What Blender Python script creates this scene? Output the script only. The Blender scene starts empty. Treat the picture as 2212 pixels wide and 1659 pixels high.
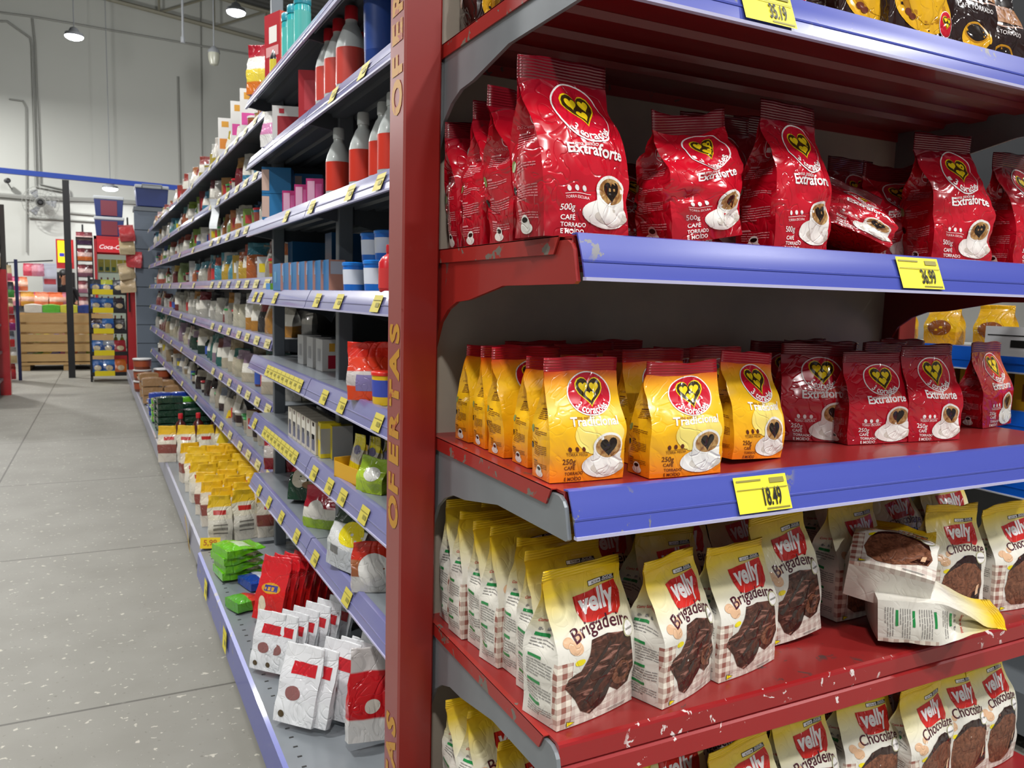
import bpy, bmesh, math, random
from mathutils import Vector, Matrix, noise
PI = math.pi
SC = bpy.context.scene
COL = SC.collection
# ---------------------------------------------------------------- camera, world, exposure, lamps
SCALE = 0.83                       # plan units -> metres, applied once at the end to every root object
FPX, YAW, PITCH, ROLL = 1719.15, 0.46865, 0.10703, 0.02547
EYE = Vector((0, 0, 1.45))
_F = Vector((math.sin(YAW)*math.cos(PITCH), math.cos(YAW)*math.cos(PITCH), -math.sin(PITCH)))
_R0 = Vector((math.cos(YAW), -math.sin(YAW), 0)); _U0 = _R0.cross(_F)
_R = math.cos(ROLL)*_R0 + math.sin(ROLL)*_U0; _U = -math.sin(ROLL)*_R0 + math.cos(ROLL)*_U0
cd = bpy.data.cameras.new('camera'); cam = bpy.data.objects.new('camera', cd); COL.objects.link(cam)
cam.matrix_world = Matrix(((_R.x, _U.x, -_F.x, 0), (_R.y, _U.y, -_F.y, 0), (_R.z, _U.z, -_F.z, EYE.z*SCALE), (0, 0, 0, 1)))
cd.sensor_width = 36; cd.lens = FPX/2212*36; cd.clip_start = .02; cd.clip_end = 200
cd.dof.use_dof = True; cd.dof.focus_distance = 1.12; cd.dof.aperture_fstop = 15
SC.camera = cam
SC.view_settings.view_transform = 'Standard'; SC.view_settings.look = 'None'
SC.view_settings.exposure = -0.2; SC.view_settings.gamma = 1; SC.view_settings.use_curve_mapping = False
SC.cycles.use_denoising = True; SC.cycles.max_bounces = 6; SC.cycles.diffuse_bounces = 3; SC.cycles.glossy_bounces = 3
SC.cycles.sample_clamp_indirect = 4
wd = bpy.data.worlds.new('world'); SC.world = wd; wd.use_nodes = True
wd.node_tree.nodes['Background'].inputs[0].default_value = (.62, .66, .70, 1)
wd.node_tree.nodes['Background'].inputs[1].default_value = .36
# ceiling lamps (plan units): x, y, z, power
LAMPS = [(a, b, c, e*.5) for a, b, c, e in [(-.396, 15, 5.43, 560), (1.8, 13, 5.6, 560), (.072, 18.5, 3.47, 40),
         (-1.2, 8.0, 5.6, 200), (-1.5, 3.2, 5.6, 300), (-.6, -1.2, 5.2, 230), (2.2, -1.8, 5.2, 260), (5.0, -1.0, 5.2, 260),
         (-4.5, 0.5, 5.4, 220), (4.2, 7.5, 5.6, 200), (5.5, 3.0, 5.6, 200), (1.2, -5.0, 5.4, 260), (-2.3, 12.6, 5.4, 200), (-3.0, 16.6, 5.4, 480), (-1.9, 5.6, 5.6, 60)]]  # last few added out of view to brighten the lower wall and floor

def at(px, py, **k):
    """photo pixel -> plan point on the plane x=, y= or z="""
    d = _R*((px-1106)/FPX) - _U*((py-829.5)/FPX) + _F
    a, v = list(k.items())[0]; i = 'xyz'.index(a)
    return EYE + d*((v-EYE[i])/d[i])

# ---------------------------------------------------------------- materials
def lin(h):
    h = h.lstrip('#'); c = [int(h[i:i+2], 16)/255 for i in (0, 2, 4)]
    return tuple(x/12.92 if x <= .04045 else ((x+.055)/1.055)**2.4 for x in c)+(1,)
class NT:
    def __init__(s, nt): s.nt = nt; s.tc = None
    def n(s, t, ins=None, **pr):
        o = s.nt.nodes.new('ShaderNode'+t)
        for k, v in pr.items(): setattr(o, k, v)
        for k, v in (ins or {}).items():
            if isinstance(v, bpy.types.NodeSocket): s.nt.links.new(v, o.inputs[k])
            else: o.inputs[k].default_value = v
        return o
    def obj(s):
        if not s.tc: s.tc = s.n('TexCoord')
        return s.tc.outputs['Object']
    def math(s, op, a, b=0, c=None):
        d = {0: a, 1: b}
        if c is not None: d[2] = c
        return s.n('Math', d, operation=op).outputs[0]
    def xyz(s):
        return s.n('SeparateXYZ', {0: s.obj()}).outputs
    def noise(s, scale, detail=4, dist=0., vec=None, rough=.5):
        return s.n('TexNoise', {'Vector': vec or s.obj(), 'Scale': scale, 'Detail': detail, 'Distortion': dist, 'Roughness': rough}).outputs['Fac']
    def ramp(s, fac, stops, interp='LINEAR'):
        r = s.n('ValToRGB', {0: fac}); r.color_ramp.interpolation = interp; e = r.color_ramp.elements
        while len(e) < len(stops): e.new(.5)
        for el, (p, c) in zip(e, stops): el.position = p; el.color = lin(c) if isinstance(c, str) else c
        return r.outputs[0]
    def mix(s, f, a, b):
        m = s.n('Mix', data_type='RGBA')
        for i, v in ((0, f), (6, a), (7, b)):
            if isinstance(v, bpy.types.NodeSocket): s.nt.links.new(v, m.inputs[i])
            else: m.inputs[i].default_value = lin(v) if isinstance(v, str) else v
        return m.outputs[2]
_MC = {}
def mat(name, col, rough=.5, metal=0., coat=0., bump=None, emit=0., spec=.5, alpha=None):
    if name in _MC: return _MC[name]
    m = bpy.data.materials.new(name); m.use_nodes = True; g = NT(m.node_tree); b = m.node_tree.nodes['Principled BSDF']
    c = col(g) if callable(col) else lin(col)
    for k, v in (('Base Color', c), ('Roughness', rough), ('Metallic', metal), ('Coat Weight', coat), ('Specular IOR Level', spec)):
        if callable(v): v = v(g)
        if isinstance(v, bpy.types.NodeSocket): m.node_tree.links.new(v, b.inputs[k])
        else: b.inputs[k].default_value = v
    b.inputs['Coat Roughness'].default_value = .06
    if emit:
        if isinstance(c, bpy.types.NodeSocket): m.node_tree.links.new(c, b.inputs['Emission Color'])
        else: b.inputs['Emission Color'].default_value = c
        b.inputs['Emission Strength'].default_value = emit
    if alpha is not None: b.inputs['Transmission Weight'].default_value = alpha
    if bump:
        hgt = bump[0](g); bn = g.n('Bump', {'Height': hgt, 'Strength': bump[1], 'Distance': bump[2]})
        m.node_tree.links.new(bn.outputs[0], b.inputs['Normal'])
        m.node_tree.links.new(bn.outputs[0], b.inputs['Coat Normal'])
    _MC[name] = m; return m
def film_h(g):       # crinkled plastic film: sharp ridges + soft dents
    a = g.noise(8, 1, 1.6); r1 = g.math('ABSOLUTE', g.math('SUBTRACT', a, .5))
    b = g.noise(19, 1, 1.4); r2 = g.math('ABSOLUTE', g.math('SUBTRACT', b, .5))
    return g.math('ADD', g.math('ADD', g.math('MULTIPLY', g.math('MINIMUM', r1, .06), 8.), g.math('MULTIPLY', g.math('MINIMUM', r2, .035), 7.)), g.math('MULTIPLY', g.noise(6, 1), 1.2))
FILM = (film_h, .55, .0045)
SOFT = (film_h, .3, .0035)
def crimp_h(g):
    return g.n('TexWave', {'Vector': g.obj(), 'Scale': 70., 'Distortion': .6}, bands_direction='Z').outputs['Fac']
CRIMP = (crimp_h, .5, .002)
def film(name, col, rough=.28, coat=.35, b=FILM): return mat(name, col, rough, coat=coat, bump=b)
def gradz(H, stops, side=None):
    def f(g):
        z = g.xyz()[2]; wob = g.math('MULTIPLY', g.math('SUBTRACT', g.noise(9, 1), .5), .02)
        return g.ramp(g.math('DIVIDE', g.math('ADD', z, wob), H), stops)
    return f
def worn(base, chip, scale=9, lo=.62, hi=.64):
    def f(g):
        n = g.noise(scale, 6, .4, rough=.62); v = g.noise(1.7, 3)
        c = g.mix(g.math('MULTIPLY', v, .25), base, '#3a1512' if base[1] in '6789abc' else '#55585c')
        return g.mix(g.ramp(n, [(lo, '#000000'), (hi, '#ffffff')]), c, chip)
    return f
RED = mat('red_enamel', worn('#96201a', '#564541', 7, .66, .67), .34, coat=.25)
REDP = mat('red_post_enamel', worn('#8a1d16', '#43150f', 12, .70, .76), .38, coat=.15)
REDLITSIDE = mat('red_post_lit_side_enamel', worn('#98443f', '#7c2720', 16, .66, .74), .4, coat=.15)  # same worn post enamel, lighter: light on the lettered face put into colour
REDWORN = mat('red_enamel_chipped', worn('#9f211b', '#6a6259', 26, .60, .61), .36, coat=.2)
def _redshelf(g):
    n = g.noise(30, 5, .6, rough=.6); k = g.noise(5, 2)
    f = g.math('MULTIPLY', g.ramp(n, [(.60, '#000000'), (.62, '#ffffff')]), g.ramp(k, [(.50, '#000000'), (.56, '#ffffff')]))
    return g.mix(f, '#86201f', '#4a3230')
REDSHELF = mat('red_shelf_enamel', _redshelf, .36, coat=.12)
def _redlip(g):
    n = g.noise(34, 5, .8, rough=.6); k = g.noise(3.3, 1)
    f = g.math('MULTIPLY', g.ramp(n, [(.62, '#000000'), (.63, '#ffffff')]), g.ramp(k, [(.57, '#000000'), (.60, '#ffffff')]))
    return g.mix(f, '#8f181b', '#d9cdca')
REDLIP = mat('red_lip_scratched', _redlip, .3, coat=.35)
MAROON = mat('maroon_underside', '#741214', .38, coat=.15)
GREYB = mat('grey_bracket_steel', lambda g: g.mix(g.noise(9, 3), '#8f9599', '#75797d'), .38, metal=.35)
GREYS = mat('grey_shelf_sheet', lambda g: g.mix(g.noise(6, 4), '#8d9398', '#7a8085'), .33, metal=.2)
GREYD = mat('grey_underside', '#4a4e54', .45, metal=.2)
GREYP = mat('grey_upright_steel', '#6c7278', .42, metal=.2)
GREYSLAT = mat('grey_slat_board', '#6f7a88', .5)
DARKPANEL = mat('dark_grey_back_panel', lambda g: g.mix(g.noise(14, 4), '#b5aa98', '#a0968a'), .34, metal=.1, bump=(lambda g: g.noise(160, 2), .15, .001))
def _rail(g):
    n = g.noise(26, 5, .7, rough=.6); k = g.noise(3.1, 1)
    f = g.math('MULTIPLY', g.ramp(n, [(.61, '#000000'), (.62, '#ffffff')]), g.ramp(k, [(.55, '#000000'), (.57, '#ffffff')]))
    return g.mix(f, '#4650a6', '#77767a')
RAIL = mat('blue_price_rail', _rail, .32, coat=.28)
RAILP = mat('lavender_price_rail', lambda g: g.mix(g.noise(4, 2), '#62649c', '#7d7ca3'), .3, coat=.4)
RAILE = mat('pale_rail_edge', '#b4b2cf', .35, coat=.3)
RAILB = mat('bright_blue_rail', '#0f5fd0', .3, coat=.3)
TAG = mat('yellow_price_paper', lambda g: g.mix(g.math('MULTIPLY', g.noise(40, 2), .3), '#f0e23a', '#c9b620'), .5)
TAGN = mat('dull_price_paper', lambda g: g.mix(g.math('MULTIPLY', g.noise(40, 2), .3), '#cdbf52', '#b5a535'), .5)
TAGP = mat('pale_price_paper', '#cfc489', .5)
INK = mat('black_ink', '#1b1a18', .5)
INKG = mat('faded_ink', '#8e8638', .5)
PAINTY = mat('yellow_stencil_paint', worn('#c98f1d', '#9c3a24', 26, .60, .64), .45)
WHITE = mat('white_print', '#ece9e2', .3, coat=.2)
BLACK = mat('black_plastic', '#1a1a1c', .4)

# ---------------------------------------------------------------- object helpers
def prop(o, label=None, cat=None, group=None, kind=None):
    for k, v in (('label', label), ('category', cat), ('group', group), ('kind', kind)):
        if v: o[k] = v
    return o
def empty(name, loc=(0, 0, 0), rot=0., parent=None, **k):
    o = bpy.data.objects.new(name, None); COL.objects.link(o); o.location = loc
    o.rotation_euler = rot if isinstance(rot, (tuple, list)) else (0, 0, rot); o.empty_display_size = .05; o.parent = parent
    return prop(o, **k)
def link(name, me, parent=None, loc=(0, 0, 0), rot=(0, 0, 0), **k):
    o = bpy.data.objects.new(name, me); COL.objects.link(o); o.parent = parent; o.location = loc; o.rotation_euler = rot
    return prop(o, **k)
class MB:
    def __init__(s): s.v = []; s.f = []; s.m = []
    def add(s, vs, fs, mi=0):
        o = len(s.v); s.v += [tuple(v) for v in vs]; s.f += [tuple(i+o for i in f) for f in fs]; s.m += [mi]*len(fs); return s
    def box(s, x0, x1, y0, y1, z0, z1, mi=0):
        return s.add([(x0, y0, z0), (x1, y0, z0), (x1, y1, z0), (x0, y1, z0), (x0, y0, z1), (x1, y0, z1), (x1, y1, z1), (x0, y1, z1)],
                     [(0, 3, 2, 1), (4, 5, 6, 7), (0, 1, 5, 4), (1, 2, 6, 5), (2, 3, 7, 6), (3, 0, 4, 7)], mi)
    def prism(s, poly, a0, a1, ax='x', mi=0):
        P = {'x': lambda p, a: (a, p[0], p[1]), 'y': lambda p, a: (p[0], a, p[1]), 'z': lambda p, a: (p[0], p[1], a)}[ax]
        n = len(poly); vs = [P(p, a0) for p in poly]+[P(p, a1) for p in poly]
        return s.add(vs, [tuple(range(n))[::-1], tuple(range(n, 2*n))]+[(i, (i+1) % n, n+(i+1) % n, n+i) for i in range(n)], mi)
    def lathe(s, prof, n=20, mi=0, c=(0, 0, 0)):
        vs = []; fs = []
        for r, z in prof:
            for i in range(n): a = 2*PI*i/n; vs.append((c[0]+r*math.cos(a), c[1]+r*math.sin(a), c[2]+z))
        for j in range(len(prof)-1):
            for i in range(n): k = (i+1) % n; fs.append((j*n+i, j*n+k, (j+1)*n+k, (j+1)*n+i))
        fs.append(tuple(range(n))[::-1]); fs.append(tuple((len(prof)-1)*n+i for i in range(n)))
        return s.add(vs, fs, mi)
    def tube(s, pts, r, n=8, mi=0):
        pts = [Vector(p) for p in pts]; vs = []; fs = []
        for j, p in enumerate(pts):
            d = (pts[min(j+1, len(pts)-1)]-pts[max(j-1, 0)]).normalized(); u = d.orthogonal().normalized() if j == 0 else (u-d*u.dot(d)).normalized(); w = d.cross(u)
            for i in range(n): a = 2*PI*i/n; vs.append(p+u*math.cos(a)*r+w*math.sin(a)*r)
        for j in range(len(pts)-1):
            for i in range(n): k = (i+1) % n; fs.append((j*n+i, j*n+k, (j+1)*n+k, (j+1)*n+i))
        fs.append(tuple(range(n))[::-1]); fs.append(tuple((len(pts)-1)*n+i for i in range(n)))
        return s.add(vs, fs, mi)
    def mesh(s, name, mats, smooth=False, bevel=0, seg=2):
        me = bpy.data.meshes.new(name); me.from_pydata(s.v, [], s.f)
        for m in (mats if isinstance(mats, (list, tuple)) else [mats]): me.materials.append(m)
        me.polygons.foreach_set('material_index', s.m)
        bm = bmesh.new(); bm.from_mesh(me); bmesh.ops.recalc_face_normals(bm, faces=bm.faces)
        if bevel: bmesh.ops.bevel(bm, geom=bm.edges[:], offset=bevel, segments=seg, affect='EDGES', profile=.5, clamp_overlap=True)
        bm.to_mesh(me); bm.free()
        if smooth: me.shade_smooth() if smooth is True else me.shade_auto_smooth(use_auto_smooth=True) if hasattr(me, 'shade_auto_smooth') else me.shade_smooth()
        me.update(); return me
    def obj(s, name, mats, parent=None, smooth=False, bevel=0, loc=(0, 0, 0), rot=(0, 0, 0), **k):
        return link(name, s.mesh(name, mats, smooth, bevel), parent, loc, rot, **k)
def soft(me, ang=40):
    """smooth shading with sharp edges kept"""
    me.shade_smooth(); me.set_sharp_from_angle(angle=math.radians(ang)); return me
NUMW = 'first second third fourth fifth sixth seventh eighth ninth tenth eleventh twelfth thirteenth fourteenth fifteenth sixteenth seventeenth eighteenth nineteenth'.split()
TENS = {2: 'twent', 3: 'thirt', 4: 'fort', 5: 'fift', 6: 'sixt', 7: 'sevent'}
def nth(i):
    if i <= 19: return NUMW[i-1]
    t, u = divmod(i, 10)
    return TENS[t]+'ieth' if u == 0 else TENS[t]+'y-'+NUMW[u-1]

# ---------------------------------------------------------------- flat text meshes
_TX = {}
def textmesh(s, bold=0., shear=0.):
    k = (s, bold, shear)
    if k not in _TX:
        c = bpy.data.curves.new('t', 'FONT'); c.body = s; c.offset = bold; c.shear = shear; c.resolution_u = 3; c.align_x = 'CENTER'
        o = bpy.data.objects.new('t', c); me = o.to_mesh()
        vs = [v.co.copy() for v in me.vertices]; fs = [tuple(p.vertices) for p in me.polygons]
        w = max(v.x for v in vs)-min(v.x for v in vs); cx = (max(v.x for v in vs)+min(v.x for v in vs))/2
        _TX[k] = ([(v.x-cx, v.y) for v in vs], fs, w)
        o.to_mesh_clear(); bpy.data.objects.remove(o); bpy.data.curves.remove(c)
    return _TX[k]
class Dec:
    """flat printed artwork for one panel: x across, z up, in plan units"""
    def __init__(s): s.items = []
    def raw(s, vs, fs, mi, layer): s.items.append((vs, fs, mi, layer)); return s
    def poly(s, pts, mi, layer=1): return s.raw(pts, [tuple(range(len(pts)))], mi, layer)
    def rect(s, x0, x1, z0, z1, mi, layer=1): return s.poly([(x0, z0), (x1, z0), (x1, z1), (x0, z1)], mi, layer)
    def ell(s, cx, cz, rx, rz, mi, layer=1, n=28, rot=0):
        c, sn = math.cos(rot), math.sin(rot)
        return s.poly([(cx+rx*math.cos(a)*c-rz*math.sin(a)*sn, cz+rx*math.cos(a)*sn+rz*math.sin(a)*c) for a in [2*PI*i/n for i in range(n)]], mi, layer)
    def heart(s, cx, cz, r, mi, layer=1, rot=0, sx=1, sz=1):
        p = []
        for i in range(26):
            t = 2*PI*i/26; x = 16*math.sin(t)**3/16; z = (13*math.cos(t)-5*math.cos(2*t)-2*math.cos(3*t)-math.cos(4*t))/16
            x *= sx; z *= sz; p.append((cx+r*(x*math.cos(rot)-z*math.sin(rot)), cz+r*(x*math.sin(rot)+z*math.cos(rot))))
        return s.poly(p, mi, layer)
    def text(s, t, cx, cz, mi, layer=1, width=None, size=None, bold=.012, shear=0., arc=None, rot=0., tall=1.):
        vs, fs, w = textmesh(t, bold, shear); k = size if size else width/w; out = []
        for x, y in vs:
            x *= k; y *= k*tall
            if arc: a = x/arc; x, y = (arc+y)*math.sin(a), (arc+y)*math.cos(a)-arc
            out.append((cx+x*math.cos(rot)-y*math.sin(rot), cz+x*math.sin(rot)+y*math.cos(rot)))
        return s.raw(out, fs, mi, layer)
    def lines(s, x0, x1, z0, n, pitch, mi, layer=1, th=.35, rnd=None):
        for i in range(n):
            e = x1 if i < n-1 else x0+(x1-x0)*.55
            x = x0
            while x < e-.001:
                q = min(e, x+(rnd.uniform(.006, .016) if rnd else .01)); s.rect(x, q, z0-i*pitch, z0-i*pitch+pitch*th, mi, layer); x = q+pitch*.35
        return s
    def bm(s, xs=(), zs=()):
        b = bmesh.new()
        for vs, fs, mi, la in s.items:
            bv = [b.verts.new((x, z, la)) for x, z in vs]
            for f in fs:
                try: fc = b.faces.new([bv[i] for i in f]); fc.material_index = mi
                except ValueError: pass
        for x in xs: bmesh.ops.bisect_plane(b, geom=b.verts[:]+b.edges[:]+b.faces[:], plane_co=(x, 0, 0), plane_no=(1, 0, 0), dist=1e-6)
        for z in zs: bmesh.ops.bisect_plane(b, geom=b.verts[:]+b.edges[:]+b.faces[:], plane_co=(0, z, 0), plane_no=(0, 1, 0), dist=1e-6)
        return b
    def into(s, mb, f, base, xs=(), zs=()):
        """map (x, z, layer) through f into mesh builder mb; base = first material index"""
        b = s.bm(xs, zs); b.verts.index_update(); vs = [f(v.co.x, v.co.y, v.co.z) for v in b.verts]; o = len(mb.v); mb.v += [tuple(v) for v in vs]
        for fc in b.faces: mb.f.append(tuple(v.index+o for v in fc.verts)); mb.m.append(base+fc.material_index)
        b.free()
def flatprint(name, dec, mats, f, parent=None, **k):
    mb = MB(); dec.into(mb, f, 0); me = bpy.data.meshes.new(name); me.from_pydata(mb.v, [], mb.f)
    for m in mats: me.materials.append(m)
    me.polygons.foreach_set('material_index', mb.m); return link(name, me, parent, **k)

# ---------------------------------------------------------------- pillow bag with gussets
def sm(a, b, t): t = max(0, min(1, (t-a)/(b-a))); return t*t*(3-2*t)
def bag_meshes(name, w, d, hb, hs, mats, sealmats, front=None, left=None, right=None, seed=0, amp=.003, bulge=.10, lx=0., ly=0., slump=0., res=(16, 24, 6), sealbend=.0, taper=.45, nomap=False):
    """body (4 panels + base + print) and crimped top seal; front faces -y, base centre at the origin"""
    ng, nt, ns = res; rnd = random.Random(seed); o3 = Vector((seed*7.3, seed*3.1, seed*5.7))
    def half(t): return max(.0012, d/2*(1-sm(taper, 1.0, t)**.9))
    def fin(p, t, e=1.):
        k = min(1, t/.12)*e
        n1 = noise.noise_vector(p*14+o3); n2 = noise.noise_vector(p*34+o3)
        out = Vector((p.x/w*2, p.y/d*2, 0)); out = out/max(1, out.length) if out.length > 0 else out
        rid = (abs(noise.noise(p*20+o3))-.25)*1.6
        q = p+(n1*1.1+n2*.45)*amp*k+out*rid*amp*1.3*k
        q.z = max(q.z, p.z*.98 if t < .05 else .002)
        q.x += lx*t*t; q.y += ly*t*t; q.z -= slump*t*t*(1+.5*math.sin(3*p.x/w+seed))
        return q
    memo = {}
    def P(panel, a, t):
        k = (panel, round(a, 5), round(t, 5))
        if k not in memo: memo[k] = P0(panel, a, t)
        return memo[k]
    def P0(panel, a, t):
        b = half(t); puff = math.sin(PI*min(1, .12+t*.88))**.6*math.sin(PI*a)
        aw = w/2*(1+.035*math.sin(PI*t)); z = hb*t; r = .0
        if panel == 0: p = Vector((-aw+2*aw*a, -b-d*bulge*puff, z))
        elif panel == 2: p = Vector((aw-2*aw*a, b+d*bulge*.7*puff, z))
        else:
            g = math.sqrt(max(0, (d/2)**2-b*b))*.85; tri = 1-abs(2*a-1); tri = tri**.8
            bow = d*.06*math.sin(PI*a)*(1-sm(.35, .7, t))*min(1, t*6)
            x = aw-g*tri+bow; y = -b+2*b*a
            p = Vector((x, y, z)) if panel == 1 else Vector((-x, -y, z))
        return fin(p, t)
    mb = MB(); cols = []
    for pn, n in ((0, ng), (1, ns), (2, ng), (3, ns)):
        for i in range(n): cols.append((pn, i/n))
    n = len(cols); vs = []
    for j in range(nt+1):
        for pn, a in cols: vs.append(P(pn, a, j/nt))
    fs = [(j*n+i, j*n+(i+1) % n, (j+1)*n+(i+1) % n, (j+1)*n+i) for j in range(nt) for i in range(n)]
    fs.append(tuple(range(n))[::-1]); mb.add(vs, fs)
    def surf(pn, W, flip=False):
        def f(x, z, la):
            a = min(1, max(0, x/W+.5)); t = min(1, max(0, z/hb)); e = .004
            # follow the facets of the body grid
            m = ng if pn in (0, 2) else ns
            ai, ti = min(m-1, int(a*m)), min(nt-1, int(t*nt)); fa, ft = a*m-ai, t*nt-ti
            A, B, Cc, D = P(pn, ai/m, ti/nt), P(pn, (ai+1)/m, ti/nt), P(pn, (ai+1)/m, (ti+1)/nt), P(pn, ai/m, (ti+1)/nt)
            p = (A*(1-fa)+B*fa)*(1-ft)+(D*(1-fa)+Cc*fa)*ft
            nn = (B-A+Cc-D).cross(D-A+Cc-B); nn.normalize()
            return p+nn*(.00045+.00022*la)
        return f
    for pn, dec, W in ((0, front, w), (3, left, d), (1, right, d)):
        if dec:
            m = ng if pn == 0 else ns
            dec.into(mb, surf(pn, W), 1, [(-.5+i/m)*W for i in range(1, m)], [hb*j/nt for j in range(1, nt)])
    me = bpy.data.meshes.new(name+'_body'); me.from_pydata(mb.v, [], mb.f)
    for m_ in mats: me.materials.append(m_)
    me.polygons.foreach_set('material_index', mb.m); me.shade_smooth(); me.set_sharp_from_angle(angle=math.radians(55)); me.update()
    s2 = MB(); m = ng; vs = []; K = 5
    for j in range(K+1):
        for i in range(m+1):
            a = i/m; p = P(0, a, 1.); q = P(2, 1-a, 1.)
            c = (p+q)/2; k = j/K
            wob = noise.noise(Vector((c.x*22, k*.6, seed)))*.006*k
            c = c+Vector((0, sealbend*k*k+wob, hs*k+noise.noise(Vector((c.x*16, seed+9, k)))*.005*k))
            vs += [c+Vector((0, -.0009, 0)), c+Vector((0, .0009, 0))]
    R = (m+1)*2; fs = []
    for j in range(K):
        for i in range(m):
            a, b = j*R+i*2, j*R+i*2+2; c, e = a+R, b+R
            fs += [(a, b, e, c), (b+1, a+1, c+1, e+1)]
        fs += [(j*R, j*R+R, j*R+R+1, j*R+1), (j*R+2*m+1, j*R+R+2*m+1, j*R+R+2*m, j*R+2*m)]
    fs += [(K*R+i*2, K*R+i*2+2, K*R+i*2+3, K*R+i*2+1) for i in range(m)]
    s2.add(vs, fs); me2 = bpy.data.meshes.new(name+'_seal'); me2.from_pydata(s2.v, [], s2.f)
    for m_ in sealmats: me2.materials.append(m_)
    me2.shade_smooth(); me2.update()
    return me, me2

# ================================================================ the setting
def _floor(g):
    v = g.obj(); sx = g.n('SeparateXYZ', {0: v}).outputs
    big = g.noise(.55, 4); mid = g.noise(3.5, 4)
    base = g.mix(big, '#96948b', '#7f7d75'); base = g.mix(g.math('MULTIPLY', g.ramp(mid, [(.3, '#000000'), (.75, '#ffffff')]), .4), base, '#6a675d')
    fl = g.ramp(g.noise(34, 3, .3), [(.655, '#000000'), (.69, '#ffffff')]); base = g.mix(g.math('MULTIPLY', fl, .75), base, '#c9c4b6')
    dk = g.ramp(g.noise(60, 2), [(.68, '#000000'), (.72, '#ffffff')]); base = g.mix(g.math('MULTIPLY', dk, .45), base, '#5b564d')
    def joint(c, off, per, w):
        f = g.math('ABSOLUTE', g.math('SUBTRACT', g.math('FRACT', g.math('DIVIDE', g.math('ADD', c, off), per)), .5))
        return g.math('LESS_THAN', f, w/per)
    j = g.math('MAXIMUM', joint(sx[1], 1.86*.5-2.98, 1.86, .006), joint(sx[0], 3.0*.5+.76, 3.0, .006))
    return g.mix(g.math('MULTIPLY', j, .72), base, '#3a362f')
FLOORM = mat('polished_granolithic_floor', _floor, .55, coat=0, bump=(lambda g: g.noise(5, 3), .08, .004))
WALLM = mat('painted_wall', lambda g: g.mix(g.noise(.4, 3), '#c3c5bf', '#b4b6b0'), .8)
CEILM = mat('corrugated_roof_sheet', '#5c5d5c', .7, bump=(lambda g: g.n('TexWave', {'Vector': g.obj(), 'Scale': 1.2}, bands_direction='Y').outputs['Fac'], .6, .05))
TRUSSM = mat('roof_steel', '#8b8878', .6)
PIPEM = mat('conduit_grey', '#8f908b', .5)
MB().box(-12, 16, -8, 20, -.1, 0).obj('floor', FLOORM, kind='structure')
MB().box(-12, 16, 19.5, 19.7, 0, 9.5).obj('wall_back', WALLM, kind='structure')
MB().box(-12.2, -12, -8, 19.5, 0, 9.5).obj('wall_left', WALLM, kind='structure')
MB().box(16, 16.2, -8, 19.5, 0, 9.5).obj('wall_right', WALLM, kind='structure')
mb = MB(); mb.prism([(-12, 9.4), (16, 6.5), (16, 6.7), (-12, 9.6)], -8, 19.5, 'y'); mb.obj('ceiling', CEILM, kind='structure')
def roofz(x): return 9.4-(x+12)/28*2.9
# roof trusses: each one a thing
for k, Y in enumerate((19.2, 13.6, 8.0)):
    mb = MB(); y0 = Y
    mb.tube([(-11, y0, roofz(-11)-.75), (15, y0, roofz(15)-.75)], .045, 6); mb.tube([(-11, y0, roofz(-11)-.1), (15, y0, roofz(15)-.1)], .045, 6)
    x = -11
    while x < 14.5:
        mb.tube([(x, y0, roofz(x)-.75), (x, y0, roofz(x)-.1)], .025, 5); mb.tube([(x, y0, roofz(x)-.75), (x+1.1, y0, roofz(x+1.1)-.1)], .025, 5); x += 1.1
    mb.obj('roof_truss', TRUSSM, label='grey steel lattice truss under the roof, '+('against the back wall', 'midway down the aisle', 'nearest the camera')[k], cat='truss', group='roof trusses')
# conduits on the back wall
def pipe(pts, r, label, m=PIPEM, name='wall_conduit'):
    mb = MB(); mb.tube(pts, r, 6); o = mb.obj(name, m); soft(o.data, 50); return prop(o, label, 'pipe', 'conduits on the back wall')
YB = 19.46
def wp(*pp): return [at(x, y, y=YB) for x, y in pp]
pipe(wp((-40, 22), (70, 36), (560, 121), (900, 190)), .02, 'thin conduit running across the back wall below the roof line')
pipe(wp((0, 46), (15, 46), (66, 82), (69, 100), (78, 404), (135, 414)), .022, 'conduit with a slanted top elbow going down the back wall')
pipe(wp((70, 40), (76, 95), (87, 398), (150, 412), (153, 425)), .022, 'vertical conduit right beside the slanted one on the back wall')
pipe(wp((20, 214), (50, 218), (57, 232), (58, 545)), .016, 'short hooked conduit at the left of the back wall')
pipe(wp((384, 165), (386, 250), (389, 395)), .02, 'vertical conduit on the back wall left of the unlit pendant lamp')
pipe(wp((433, 0), (437, 390)), .012, 'long thin cable down the back wall above the shelves')
pipe(wp((-20, 420), (60, 427), (220, 433), (330, 440)), .05, 'thick horizontal pipe behind the wall fan')
pipe(wp((150, 460), (220, 466)), .02, 'short horizontal conduit left of the stacked coolers')
pipe(wp((62, 470), (220, 480)), .016, 'thin conduit under the wall fan')

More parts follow.
